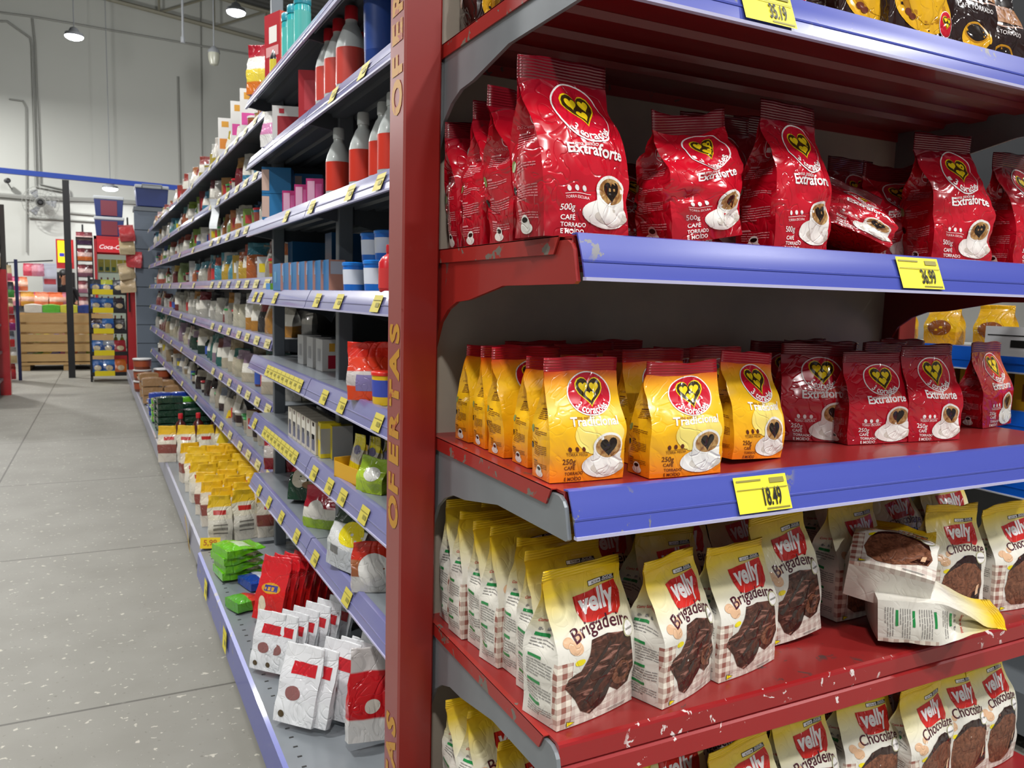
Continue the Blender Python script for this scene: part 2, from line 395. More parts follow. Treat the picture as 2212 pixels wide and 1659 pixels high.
# ceiling lamps
SHADE = mat('lamp_housing', '#8b8e92', .5); LENS = mat('lamp_lens', '#f2f6ff', .3, emit=60)
_ll = {0: 'round white lit ceiling lamp high at the upper left over the aisle', 1: 'round white lit ceiling lamp by the roof truss above the shelving', 2: 'low round lit lamp above the stacked coolers by the back wall'}
for k, (x, y, z, pw) in enumerate(LAMPS):
    t = empty('ceiling_lamp', (x, y, z), label=_ll.get(k, 'round white ceiling lamp, '+nth(max(1, k-2))+' of those out of view, the last few added as fill'), cat='lamp', group='ceiling lamps')
    r = .13 if k < 2 else .14
    mb = MB(); mb.lathe([(.03, .14), (.06, .12), (.08, .07), (r*1.0, .05), (r*1.06, .01), (r*1.06, .0)], 24); soft(mb.obj('lamp_shade', SHADE, t).data)
    mb = MB(); mb.lathe([(r, -.004), (r*.97, -.02), (r*.6, -.045), (.01, -.055)], 24); soft(mb.obj('lens', LENS, t).data)
    mb = MB(); mb.tube([(0, 0, .13), (0, 0, roofz(x)-z)], .008, 6); mb.obj('hanging_rod', SHADE, t)
    ld = bpy.data.lights.new('lamp_light', 'POINT' if k in (0, 1) else 'AREA')
    if ld.type == 'AREA': ld.shape = 'DISK'; ld.size = .42*SCALE
    else: ld.shadow_soft_size = .12
    ld.energy = pw*(.5 if ld.type == 'POINT' else 1); ld.color = (1.0, .985, .96)
    lo = bpy.data.objects.new('lamp_light', ld); COL.objects.link(lo); lo.parent = t; lo.location = (0, 0, -.075 if ld.type == 'AREA' else -.2)
t = empty('pendant_lamp', at(462, 115, y=16), label='unlit pendant lamp with a clear glass below the roof truss', cat='lamp')
mb = MB(); mb.lathe([(.03, .12), (.1, .05), (.11, 0)], 16); soft(mb.obj('lamp_shade', SHADE, t).data)
mb = MB(); mb.lathe([(.1, 0), (.1, -.1), (.07, -.2), (.02, -.22)], 16); soft(mb.obj('glass', mat('frosted_glass', '#a9aa9c', .3), t).data)
mb = MB(); mb.tube([(0, 0, .1), (0, 0, roofz(1.82)-5.77)], .012, 6); mb.obj('bracket_arm', SHADE, t)
mb = MB(); mb.tube([at(395, 80, y=15.5), at(393, -40, y=15.5)], .02, 6); mb.tube([at(395, 92, y=15.5), at(395, 80, y=15.5)], .035, 6); mb.obj('hanging_cable', SHADE, label='dark cable hanging from the roof truss with a plug at its end', cat='cable')

# ================================================================ printed pouches
REDB = ['#b50f1c', '#c9152a']
def dark(c, k): return tuple(x*k for x in c[:3])+(1,)
# material sets -------------------------------------------------
def _coffee_mats(kind):
    if kind == 'yellow':
        base = gradz(.2, [(0, '#e9740f'), (.22, '#eda814'), (.4, '#efb716'), (.66, '#efb81a'), (.78, '#ee981c'), (.87, '#e2391d'), (1, '#c31a22')])
        body = film('yellow_coffee_film', base, .3, b=SOFT); seal = mat('yellow_coffee_seal', gradz(.01, [(0, '#a51420'), (1, '#8d101b')]), .3, coat=.4, bump=CRIMP)
        seal = mat('red_seal_film', '#a81222', .3, coat=.4, bump=CRIMP); side = film('coffee_side_text_dark', '#7a4a12'); txt = film('brown_print', '#5b2410')
    else:
        H = .2 if kind == 'red' else .27
        base = gradz(H, [(0, '#98051a'), (.25, '#c00d24'), (.7, '#b90e22'), (.85, '#8a0b1d'), (1, '#6d0a18')])
        body = film('red_coffee_film_'+('small' if kind == 'red' else 'large'), base, .2, .6); seal = mat('maroon_seal_film', '#6c0d1a', .22, coat=.6, bump=CRIMP)
        side = film('pink_print', '#d98a90'); txt = film('white_film_print', '#f1ecea')
    return [body, film('white_film_print', '#f1ecea'), film('logo_red_film', '#c3122b', .22, .5), film('olive_dark_film', '#3a2c10', .25, .5), film('gold_yellow_film', '#f0cf1c', .2, .6),
            side, txt, film('cup_white_film', '#e9e6df', .3), film('coffee_crema_film', lambda g: g.mix(g.ramp(g.noise(120, 3), [(.35, '#000000'), (.65, '#ffffff')]), '#8a5a2a', '#c09a62')), film('coffee_black_film', '#1d120c', .2, .5),
            film('glow_film', '#f3dc74') if kind == 'yellow' else film('glow_red_film', '#cf4a42'), film('green_bean_film', '#8a9a58'), film('shade_white_film', '#c9c2b6')], [seal]
# index: 1 white 2 logo red 3 olive 4 gold 5 side print 6 text 7 cup 8 crema 9 black 10 glow 11 green 12 cup shade   (body = 0; decal mi = idx-1)
def logo(D, cx, cz, rx, rz, arcs=True, L=2, sx=1., rot=0.):
    D.ell(cx, cz, rx*1.06, rz*1.06, 0, L, 40, rot); D.ell(cx, cz, rx, rz, 1, L+1, 40, rot)
    D.heart(cx, cz+rz*.18, rx*.66, 3, L+2, rot); D.heart(cx, cz+rz*.18, rx*.60, 2, L+3, rot)
    for dx, dz in ((-.26, .32), (.26, .32), (0, -.08)): D.heart(cx+dx*rx, cz+dz*rz, rx*.22, 3, L+4, rot)
    if arcs:
        vs, fs, w = textmesh('3 corações', .02, 0); k = rx*1.75/w; R = rx*.98; o = []
        for x, y in vs:
            a = -x*k/R*1.05; q = (rz*.97-y*k*1.05)
            o.append((cx-math.sin(a)*q*rx/rz, cz-math.cos(a)*q))
        D.raw(o, fs, 0, L+5)
def cup(D, cx, cz, k, L=2, glow=True):
    D.ell(cx-.10*k, cz-.16*k, .50*k, .24*k, 6, L+1); D.ell(cx+.02*k, cz-.21*k, .40*k, .13*k, 11, L+2)
    pts = [(cx-.34*k, cz+.22*k)]+[(cx+.34*k*math.cos(a), cz+.0*k+.36*k*math.sin(a)) for a in [PI+PI*i/14 for i in range(15)]]+[(cx+.34*k, cz+.22*k)]
    D.poly(pts, 6, L+3); D.ell(cx, cz+.22*k, .35*k, .255*k, 6, L+4); D.ell(cx+.005*k, cz+.21*k, .30*k, .215*k, 7, L+5); D.heart(cx, cz+.22*k, .19*k, 8, L+6, .1)
def coffee_art(w, d, hb, word, grams, kind, seed):
    rnd = random.Random(seed); D = Dec(); hot = word
    if kind == 'yellow':
        D.ell(w*.14, hb*.42, w*.33, hb*.18, 9, 1); 
    else: D.ell(w*.12, hb*.60, w*.2, hb*.10, 9, 1) if kind == 'red' else None
    logo(D, w*.07, hb*.795, w*.275, hb*.185)
    D.text('uma paixão', -w*.04, hb*.572, 4 if kind == 'yellow' else 0, 2, width=w*.26, bold=0)
    D.text(hot, w*.08, hb*.515, 0, 3, width=w*.62, bold=.022)
    cup(D, w*.24, hb*.22, w*.58)
    for i in range(3): D.ell(-w*.26+i*w*.085, hb*.30, w*.022, w*.028, 5, 2, 12, .4)
    D.rect(-w*.31, -w*.02, hb*.268, hb*.2715, 5, 2)
    D.text('TORRA MÉDIA' if kind == 'yellow' else 'TORRA ESCURA', -w*.17, hb*.238, 5, 2, width=w*.27, bold=0)
    D.text(grams, -w*.27, hb*.165, 5, 2, width=w*.16, bold=.01)
    for i, t in enumerate(('CAFÉ', 'TORRADO', 'E MOÍDO')): D.text(t, -w*.35+w*(.09, .15, .14)[i], hb*((.105-.042*i) if kind == 'redl' else (.112-.05*i)), 5, 2, width=w*(.15, .27, .25)[i]*(1 if kind == 'redl' else .88), bold=.015)
    S = Dec(); mi = 4; W = d
    logo(S, 0, hb*.80, W*.20, W*.24, arcs=False)
    S.text('DO CAFEZAL À XÍCARA', 0, hb*.685, mi, 1, width=W*.8, bold=0)
    for zc, nl in ((.64, 5), (.46, 3), (.335, 6), (.165, 4)):
        S.rect(-W*.32, -W*.12, hb*zc, hb*zc+hb*.012, mi, 1); S.lines(-W*.32, W*.36, hb*(zc-.018), nl, hb*.0165, mi, 1, .38, rnd)
    S.ell(-W*.43, hb*.46, W*.07, W*.10, 10, 1, 12); S.ell(-W*.44, hb*.31, W*.065, W*.085, 8, 1, 12)
    S.ell(-W*.05, hb*.055, W*.20, W*.10, 6, 1, 16); S.ell(-W*.03, hb*.085, W*.13, W*.15, 6, 2, 16); S.ell(-W*.03, hb*.105, W*.09, W*.05, 8, 3, 12)
    return D, S
def _velly_mats():
    def base(g):
        x, y, z = g.xyz(); H = .235
        c = g.ramp(g.math('DIVIDE', g.math('ADD', z, g.math('MULTIPLY', g.math('SUBTRACT', g.noise(8, 1), .5), .03)), H), [(0, '#dcd8ce'), (.58, '#e0dcd1'), (.76, '#e6dcaa'), (.90, '#e8c83c'), (1, '#e4b614')])
        def st(v, p): return g.math('GREATER_THAN', g.math('FRACT', g.math('DIVIDE', v, p)), .5)
        a = g.math('ADD', st(g.math('ADD', x, 1), .019), st(z, .019))
        ging = g.mix(g.math('MULTIPLY', a, .5), '#e9dfcf', '#8a3a28')
        front = g.math('LESS_THAN', y, -.035)
        low = g.math('LESS_THAN', z, .034); lft = g.math('MULTIPLY', g.math('LESS_THAN', z, .11), g.math('LESS_THAN', x, -.058))
        k = g.math('MULTIPLY', front, g.math('MAXIMUM', g.math('MULTIPLY', low, .42), g.math('MULTIPLY', lft, .9)))
        return g.mix(k, c, ging)
    def cake(g):
        n = g.noise(60, 5, 1.5); w2 = g.noise(22, 3, 2.5, vec=g.n('Mapping', {'Vector': g.obj(), 'Rotation': (0, .6, 0), 'Scale': (.6, 1, 3)}).outputs[0])
        c = g.mix(g.ramp(n, [(.35, '#000000'), (.7, '#ffffff')]), '#2c1812', '#5d372a'); return g.mix(g.ramp(w2, [(.56, '#000000'), (.66, '#ffffff')]), c, '#96675a')
    def choc(g):
        n = g.noise(110, 6, .8, rough=.7); return g.mix(g.ramp(n, [(.35, '#000000'), (.66, '#ffffff')]), '#4b2a1c', '#8d5a41')
    return [film('cake_mix_film', base, .32, .3, SOFT), film('white_film_print', '#f1ecea'), film('badge_red_film', '#cf2a22', .3, .4), film('cake_brown_film', cake, .4, .2), film('chocolate_cake_film', choc, .4, .2),
            film('ink_black_film', '#1e1a18'), film('ink_maroon_film', '#4c1726'), film('grey_text_film', '#8d8a86'), film('leaf_green_film', '#1f8a46'), film('egg_beige_film', '#d9b08c'), film('signal_yellow_film', '#f2e012'),
            film('dark_choc_film', '#2b1511', .15, .7), film('olive_ring_film', '#b9b58c')], [mat('yellow_seal_film', '#eec313', .3, coat=.4, bump=CRIMP)]
# mi: 0 white 1 red 2 cake 3 choc 4 black 5 maroon 6 grey 7 green 8 beige 9 yellow 10 dark choc 11 olive
def velly_art(w, d, hb, kind, seed):
    rnd = random.Random(seed+50); D = Dec()
    D.rect(w*.02, w*.40, hb*.905, hb*.94, 4, 1); D.rect(w*.026, w*.20, hb*.909, hb*.936, 0, 2); D.text('ALTO EM', w*.125, hb*.914, 4, 3, width=w*.12, bold=.01)
    D.text('AÇÚCAR', w*.30, hb*.924, 0, 3, width=w*.14, bold=.01); D.text('ADICIONADO', w*.30, hb*.910, 0, 3, width=w*.17, bold=.01)
    cx, cz = w*.10, hb*.785
    D.poly([(cx-w*.29, cz+w*.11), (cx-w*.05, cz+w*.135), (cx+w*.29, cz+w*.16), (cx+w*.31, cz+w*.05), (cx+w*.27, cz-w*.09), (cx+w*.20, cz-w*.135), (cx+w*.12, cz-w*.11), (cx-w*.15, cz-w*.13), (cx-w*.24, cz-w*.12), (cx-w*.28, cz-w*.02)], 1, 1)
    D.text('velly', cx, cz-w*.035, 0, 3, width=w*.46, bold=.035, shear=.18, rot=.06)
    D.text('mistura para bolo', w*.02, hb*.685, 6, 1, width=w*.24, bold=0)
    if kind == 'brig': D.text('Brigadeiro', w*.06, hb*.635, 5, 2, width=w*.72, bold=.008, shear=.1, arc=w*.9)
    else: D.text('Chocolate', w*.10, hb*.64, 5, 2, width=w*.68, bold=.008, arc=w*1.6)
    for ex, ez, er in ((-.37, .60, .06), (-.30, .56, .075), (-.24, .63, .045)): D.ell(w*ex, hb*ez, w*er, w*er*.85, 8, 1, 16)
    D.ell(-w*.27, hb*.465, w*.055, w*.03, 9, 1, 16, .2)
    if kind == 'brig':
        pts = [(-.10, .585), (.08, .60), (.27, .57), (.36, .50), (.40, .38), (.43, .27), (.37, .17), (.22, .15), (.12, .20), (.02, .10), (-.10, .055), (-.20, .10), (-.26, .20), (-.36, .30), (-.33, .36), (-.22, .40), (-.14, .50)]
        pts = [(.06+(x-.06)*1.12, .06+(z-.06)*1.0) for x, z in pts]; D.poly([(x*w, z*hb) for x, z in pts], 2, 2)
        for a, b in (((-.30, .28), (.10, .55)), ((-.20, .16), (.25, .48)), ((-.10, .10), (.30, .36))):
            D.poly([(a[0]*w, a[1]*hb), (b[0]*w, b[1]*hb), ((b[0]+.02)*w, (b[1]-.03)*hb), ((a[0]+.05)*w, (a[1]-.02)*hb)], 10, 3)
        D.ell(w*.28, hb*.27, w*.13, hb*.08, 3, 4, 20); D.ell(w*.30, hb*.28, w*.08, hb*.05, 2, 5, 16)
    else:
        pts = [(-.12, .56), (.05, .60), (.22, .595), (.37, .54), (.42, .44), (.44, .30), (.40, .17), (.22, .10), (.02, .055), (-.18, .06), (-.30, .12), (-.34, .25), (-.30, .42), (-.22, .50)]
        D.poly([(x*w, z*hb) for x, z in pts], 3, 2)
        D.poly([(-.30*w, .42*hb), (-.22*w, .50*hb), (-.12*w, .56*hb), (.05*w, .60*hb), (.22*w, .595*hb), (.37*w, .54*hb), (.42*w, .44*hb), (.25*w, .52*hb), (.02*w, .54*hb), (-.16*w, .49*hb)], 10, 3)
        D.poly([(.18*w, .13*hb), (.38*w, .17*hb), (.42*w, .28*hb), (.26*w, .23*hb)], 10, 4); D.poly([(.30*w, .20*hb), (.36*w, .22*hb), (.37*w, .31*hb), (.32*w, .29*hb)], 8, 5)
    D.ell(w*.36, hb*.575, w*.085, w*.085, 11, 6, 24); D.ell(w*.36, hb*.575, w*.072, w*.072, 0, 7, 24); D.rect(w*.30, w*.42, hb*.567, hb*.583, 6, 8)
    D.poly([(-.40*w, .055*hb), (-.40*w, .012*hb), (-.30*w, .034*hb)], 4, 6); D.poly([(-.395*w, .050*hb), (-.395*w, .017*hb), (-.312*w, .034*hb)], 9, 7)
    D.rect(w*.12, w*.38, hb*.028, hb*.033, 6, 3); D.rect(w*.12, w*.36, hb*.019, hb*.023, 6, 3)
    S = Dec(); W = d
    S.text('Como fazer seu bolo!', 0, hb*.70, 1, 1, width=W*.74, bold=.02)
    for i in range(3): S.rect(-W*.27+i*W*.19, -W*.21+i*W*.19, hb*.638, hb*.658, 6, 1); S.rect(-W*.20+i*W*.19, -W*.17+i*W*.19, hb*.642, hb*.650, 6, 1)
    for zc, nl in ((.60, 3), (.46, 6), (.28, 5), (.14, 4)):
        S.rect(-W*.30, W*.08, hb*zc, hb*(zc+.022), 7, 1); S.lines(-W*.34, W*.36, hb*(zc-.024), nl, hb*.02, 6, 1, .35, rnd)
    return D, S
def _dark_mats():
    return [film('brown_black_coffee_film', gradz(.25, [(0, '#2a1511'), (.5, '#241412'), (1, '#120c0c')]), .2, .6), film('white_film_print', '#f1ecea'), film('logo_red_film', '#c3122b', .22, .5), film('olive_dark_film', '#3a2c10', .25, .5),
            film('gold_yellow_film', '#f0cf1c', .2, .6), film('pale_brown_print', '#b08f80'), film('white_film_print', '#f1ecea'), film('cup_gold_film', '#e0aa1c', .25, .5), film('coffee_crema_film', '#8a5a2a'), film('coffee_black_film', '#1d120c', .2, .5),
            film('bronze_film', '#9a6a44'), film('brown_bean_film', '#6b3018'), film('cup_gold_shade_film', '#b37c10', .25, .5)], [mat('dark_seal_film', '#1c1211', .22, coat=.6, bump=CRIMP)]
def dark_art(w, d, hb, kind, seed):
    rnd = random.Random(seed); D = Dec()
    if kind == 'cup':
        D.ell(0, hb*.24, w*.44, hb*.17, 6, 1, 36); D.ell(0, hb*.25, w*.34, hb*.11, 11, 2, 30)
        pts = [(-.30*w, .40*hb)]+[(.30*w*math.cos(a), .34*hb+.2*hb*math.sin(a)) for a in [PI+PI*i/12 for i in range(13)]]+[(.30*w, .40*hb)]; D.poly(pts, 6, 3)
        D.ell(0, hb*.42, w*.30, hb*.10, 6, 4, 30); D.ell(0, hb*.42, w*.25, hb*.08, 8, 5, 30); D.ell(-w*.26, hb*.18, w*.05, w*.035, 10, 4, 12); D.ell(-w*.20, hb*.155, w*.05, w*.03, 10, 5, 12)
        logo(D, w*.33, hb*.17, w*.11, w*.12, arcs=False, L=6)
        for i in range(3): D.ell(w*(.22+.07*i), hb*.075, w*.02, w*.025, 0, 3, 10)
        D.rect(w*.18, w*.42, hb*.045, hb*.05, 0, 3)
    else:
        D.rect(-w*.48, w*.48, hb*.62, hb*.80, 9, 1); D.text('FORTE', 0, hb*.67, 4, 3, width=w*.8, bold=.03)
        D.poly([(-.48*w, .60*hb), (0, .56*hb), (.48*w, .60*hb), (.48*w, .615*hb), (0, .575*hb), (-.48*w, .615*hb)], 4, 2)
        D.text('CAFÉ TORRADO', 0, hb*.49, 0, 3, width=w*.7, bold=.0)
        D.ell(.02*w, hb*.26, w*.26, hb*.13, 6, 1, 30); D.ell(.02*w, hb*.30, w*.22, hb*.085, 11, 2, 30); D.ell(.02*w, hb*.30, w*.19, hb*.07, 8, 3, 30); D.ell(.28*w, hb*.26, w*.05, hb*.05, 6, 1, 14)
    S = Dec(); W = d
    for q, (a, b) in enumerate(((-.20, .34), (.22, .44))):
        x = W*a; z = hb*b; S.poly([(x-W*.13, z+hb*.07), (x-W*.12, z-hb*.04), (x-W*.06, z-hb*.07), (x+W*.05, z-hb*.07), (x+W*.11, z-hb*.02), (x+W*.12, z+hb*.07)], 4, 1)
        S.poly([(x+W*.06, z+hb*.07), (x+W*.04, z-hb*.07), (x+W*.11, z-hb*.02), (x+W*.12, z+hb*.07)], 0, 2)
        for i in range(20):
            a0 = -1.4+2.8*i/20; a1 = -1.4+2.8*(i+1)/20; R0, R1 = W*.10, W*.07
            S.poly([(x+W*.1+R0*math.cos(a0)*.9, z+R0*.7*math.sin(a0)), (x+W*.1+R0*math.cos(a1)*.9, z+R0*.7*math.sin(a1)), (x+W*.1+R1*math.cos(a1)*.9, z+R1*.7*math.sin(a1)), (x+W*.1+R1*math.cos(a0)*.9, z+R1*.7*math.sin(a0))], 0, 3)
    S.lines(-W*.36, W*.36, hb*.72, 9, hb*.022, 4, 1, .3, rnd)
    return D, S
BAGS = {}
def bagkind(key, w, d, hb, hs, mats, art, variants, **kw):
    BAGS[key] = []
    for s, v in enumerate(variants):
        a, b = art(s); q = dict(kw); q.update(v)
        BAGS[key].append(bag_meshes(key, w, d, hb, hs, mats[0], mats[1], a, b, None, **q))
    BAGS[key+'_size'] = (w, d, hb, hs)
bagkind('pouch_yellow', .142, .062, .172, .022, _coffee_mats('yellow'), lambda s: coffee_art(.142, .062, .172, 'Tradicional', '250g', 'yellow', s),
        [dict(seed=1), dict(seed=2, lx=.008, slump=.006), dict(seed=3, lx=-.006, ly=.01, amp=.0042)], amp=.0026)
bagkind('pouch_red', .150, .062, .172, .024, _coffee_mats('red'), lambda s: coffee_art(.15, .062, .172, 'Extraforte', '250g', 'red', s),
        [dict(seed=4), dict(seed=5, lx=-.008, amp=.0042), dict(seed=6, ly=.01)], amp=.0032)
bagkind('pouch_red_large', .158, .085, .236, .034, _coffee_mats('redl'), lambda s: coffee_art(.158, .085, .236, 'Extraforte', '500g', 'redl', s),
        [dict(seed=7, lx=-.022, ly=.01, amp=.005), dict(seed=8, lx=.012, slump=.035, amp=.008, bulge=.2), dict(seed=9, lx=-.004, amp=.0055), dict(seed=10, lx=-.03, amp=.0065)], amp=.005, taper=.55, bulge=.14)
bagkind('pouch_brig', .168, .085, .232, .016, _velly_mats(), lambda s: velly_art(.168, .085, .232, 'brig', s),
        [dict(seed=11), dict(seed=12, lx=-.010, amp=.004), dict(seed=13, lx=.008, ly=.006, slump=.008)], amp=.003, taper=.5, bulge=.12)
bagkind('pouch_choc', .158, .085, .228, .018, _velly_mats(), lambda s: velly_art(.158, .085, .228, 'choc', s),
        [dict(seed=14), dict(seed=15, lx=.010, amp=.004), dict(seed=16, lx=-.01, slump=.01)], amp=.0032, taper=.5, bulge=.12)
bagkind('pouch_darkcup', .19, .08, .26, .03, _dark_mats(), lambda s: dark_art(.19, .08, .26, 'cup', s), [dict(seed=17), dict(seed=18, lx=.01)], amp=.004)
bagkind('pouch_dark', .14, .07, .22, .03, _dark_mats(), lambda s: dark_art(.14, .07, .22, 'x', s), [dict(seed=19), dict(seed=20)], amp=.004)
def put_bag(key, v, x, y, z, rot=0., label='', cat='bag', group=None, sx=1., sz=1., tilt=(0, 0), name=None, sy=1.):
    """stand a pouch with its front bottom centre at x, y on the shelf top z"""
    w, d, hb, hs = BAGS[key+'_size']; a = math.radians(rot)
    cx, cy = x-math.sin(a)*d/2, y+math.cos(a)*d/2
    t = empty(name or ('coffee_pouch' if 'brig' not in key and 'choc' not in key else 'cake_mix_pouch'), (cx, cy, z+.0015), (math.radians(tilt[0]), math.radians(tilt[1]), a), label=label, cat=cat, group=group)
    t.scale = (sx, sy, sz); t.location.z += math.sin(abs(math.radians(tilt[0])))*d*.55+math.sin(abs(math.radians(tilt[1])))*w*sx*.52; b, s = BAGS[key][v % len(BAGS[key])]
    link('pouch_body', b, t); link('top_seal', s, t); return t
def put_px(key, v, l, r, z, label, group=None, **k):
    """front bottom corners given where the photo shows them on the shelf plane"""
    A, B = at(*l, z=z), at(*r, z=z); m = (A+B)/2; w = BAGS[key+'_size'][0]
    return put_bag(key, v, m.x, m.y, z, math.degrees(math.atan2(B.y-A.y, B.x-A.x)), label, group=group, sx=max(.85, min(1.15, (B-A).length/w)), **k)

# ================================================================ shelving
def tag_art(x0, x1, z0, z1, price=None):
    D = Dec(); w = x1-x0; h = z1-z0
    D.rect(x0, x1, z0, z1, 0, 0)
    if price:
        D.text(price, x0+w*.66, z0+h*.18, 1, 1, width=w*.34, bold=.02, tall=2.0)
        D.rect(x0+w*.04, x0+w*.5, z0+h*.86, z0+h*.91, 2, 1); D.rect(x0+w*.66, x0+w*.94, z0+h*.78, z0+h*.92, 2, 1); D.rect(x0+w*.02, x0+w*.98, z0+h*.64, z0+h*.66, 2, 1); D.rect(x0+w*.52, x0+w*.96, z0+h*.05, z0+h*.10, 2, 1)
    else: D.rect(x0+w*.5, x0+w*.9, z0+h*.3, z0+h*.55, 2, 1); D.rect(x0+w*.05, x0+w*.95, z0+h*.68, z0+h*.72, 2, 1)
    return D
def shelf(root, x0, x1, z, D, h, out, sheet, under, rail, edge, tags=(), front='rail', tagm=None, ribs=True, flange=None):
    """one shelf board with price rail; front edge at y = 0, local axes of the run"""
    mb = MB(); mb.box(x0, x1, .006, D, z-.004, z, 0); mb.box(x0, x1, .006, .010, z-.03, z-.004, 0); mb.box(x0, x1, D-.004, D, z-.03, z-.004, 0)
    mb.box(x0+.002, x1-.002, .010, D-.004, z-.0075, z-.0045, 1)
    if ribs:
        for k in range(4):
            y = .06+k*(D-.1)/4; mb.prism([(y, z-.008), (y+.006, z-.020), (y+.05, z-.020), (y+.056, z-.008)], x0+.01, x1-.01, 'x', 1)
    if front == 'plain':
        mb.prism([(.006, z), (0, z-.002), (-.002, z-.006), (-.004, z-.034), (.0, z-.038), (-.006, z-.042), (-.010, z-.072), (-.004, z-.074), (.004, z-.04), (.006, z-.02)], x0, x1, 'x', 2)
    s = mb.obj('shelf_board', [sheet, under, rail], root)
    if front == 'rail':
        r = MB(); n = 8; P = []
        for i in range(n+1):
            k = i/n; P.append((-.004-out*k-.002*math.sin(PI*k), z+.002-h*k))
        P2 = [(y+.0035, zz) for y, zz in P][::-1]
        r.prism([(.012, z+.0035), (.0, z+.0045), (-.004, z+.003)]+P[1:]+P2+[(.012, z+.001)], x0+.001, x1-.001, 'x', 0)
        e = P[-1]; r.box(x0+.001, x1-.001, e[0]-.0035, e[0]+.006, e[1]-.005, e[1], 1)
        m = P[5]; r.prism([(m[0]-.0016, m[1]+.0015), (m[0]-.0016, m[1]-.0015), (m[0]+.001, m[1]-.002), (m[0]+.001, m[1]+.002)], x0+.001, x1-.001, 'x', 0)
        o = r.obj('price_rail', [rail, edge], s); soft(o.data, 35)
    for tg in tags:
        a, b = tg[0], tg[1]; price = tg[2] if len(tg) > 2 else None
        hh = tg[3] if len(tg) > 3 else .84
        dd = tag_art(a, b, .06*h, hh*h, price)
        def f(x, zz, la): k = 1-zz/h; return (x, -.0062-out*k-.002*math.sin(PI*k)-.0036-.0004*la, z+.002-h*k)
        flatprint('price_tag', dd, [tagm or TAG, INK, INKG], f, s)
    return s
def bracket(root, x, z, D, m, drop=.20, tip=.07, t=.0035, curve=True):
    P = [(0.012, z-.006), (.0, z-.012), (-.006, z-.02), (-.018, z-tip+.004), (-.012, z-tip), (.0, z-tip)]
    P += [(D*.40, z-.072), (D*.66, z-.098), (D*.76, z-.102), (D*.84, z-.118), (D*.91, z-.145), (D*.97, z-drop), (D, z-drop-.03), (D, z-.006)]
    mb = MB(); mb.prism(P, x-t, x+t, 'x', 0); return mb.obj('bracket', m, root)

# endcap unit facing the viewer -------------------------------------------------
EX, EY, EW, ED = .603, 1.0, 1.362, .555
SH = dict(s1=1.938, s2=1.543, s3=1.163, s4=.766, s5=.372)
unit = empty('endcap_shelf_unit', (EX, EY, 0), label='red end-of-aisle shelf unit with blue price rails holding coffee and cake mix', cat='shelf unit')
def ex(px, py, z): p = at(px, py, z=z); return p.x-EX
def etag(px0, px1, py, z, price): a, b = at(px0, py, y=EY-.01).x-EX, at(px1, py, y=EY-.01).x-EX; return (a, b, price, .97)
shelf(unit, 0, EW, SH['s1'], ED, .062, .024, REDSHELF, MAROON, RAIL, RAILE, [etag(1590, 1702, 30, 0, '35.19')])
shelf(unit, 0, EW, SH['s2'], ED, .062, .024, REDSHELF, MAROON, RAIL, RAILE, [etag(1930, 2020, 590, 0, '36.99')])
shelf(unit, 0, EW, SH['s3'], ED, .062, .024, REDSHELF, MAROON, RAIL, RAILE, [etag(1580, 1692, 1065, 0, '18.49')])
shelf(unit, 0, EW, SH['s4'], ED, .062, .02, REDSHELF, MAROON, REDLIP, RAILE, front='plain')
shelf(unit, 0, EW, SH['s5'], ED, .062, .02, REDSHELF, MAROON, REDLIP, RAILE, front='plain')
mb = MB(); mb.box(0, EW, .05, ED, .0, .10); mb.box(0, EW, -.05, ED, .10, .13); mb.obj('base_deck', REDSHELF, unit)
for k, z in SH.items():
    m = RED if k == 's2' else GREYB
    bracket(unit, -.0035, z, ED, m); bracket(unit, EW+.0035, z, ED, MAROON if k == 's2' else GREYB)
    mb = MB(); mb.prism([(.03, z+.001), (ED-.02, z+.001), (ED-.02, z-.026), (.045, z-.026)], -.0105, -.0075, 'x'); mb.box(-.0105, .0, .03, ED-.02, z-.001, z+.0006); mb.obj('side_flange', REDWORN, unit)
mb = MB(); mb.box(.0, EW, ED, ED+.012, .13, 2.5)
mb.obj('back_panel', DARKPANEL, unit)
for k, z in SH.items():   # slotted rear strip under each board
    pass
mb = MB(); mb.box(EW+.008, EW+.075, ED-.05, ED+.04, 0, 2.5); mb.obj('upright_post', REDP, unit, bevel=.003)
# lettered corner post
PX0, PX1, PY0, PY1 = .513, .590, 1.5, 1.59
mb = MB(); x0, x1, y0, y1, c = PX0-EX, PX1-EX, PY0-EY, PY1-EY, .004
mb.prism([(x0+c, y0), (x1-c, y0), (x1, y0+c), (x1, y1-c), (x1-c, y1), (x0+c, y1)], 0, 2.6, 'z', 0)
mb.add([(x0+c, y0, 0), (x0+c, y0, 2.6), (x0, y0+c, 2.6), (x0, y0+c, 0), (x0, y1-c, 0), (x0, y1-c, 2.6), (x0+c, y1, 2.6), (x0+c, y1, 0)], [(0, 1, 2, 3), (3, 2, 5, 4), (4, 5, 6, 7)], 1)
D = Dec()
for k, z0 in enumerate((.145, .975, 1.805)):
    for i, ch in enumerate('OFERTAS'):
        D.text(ch, .013, z0+.03+i*.0615, 0, 1, size=.084, bold=.045, rot=PI/2, tall=.95)
D.into(mb, lambda x, z, la: (x0-.0009, (y1-.004)-(x+.058), z), 2)
me = bpy.data.meshes.new('upright_post'); me.from_pydata(mb.v, [], mb.f)
for m_ in (REDP, REDLITSIDE, PAINTY): me.materials.append(m_)
me.polygons.foreach_set('material_index', mb.m); post = link('upright_post', me, unit)

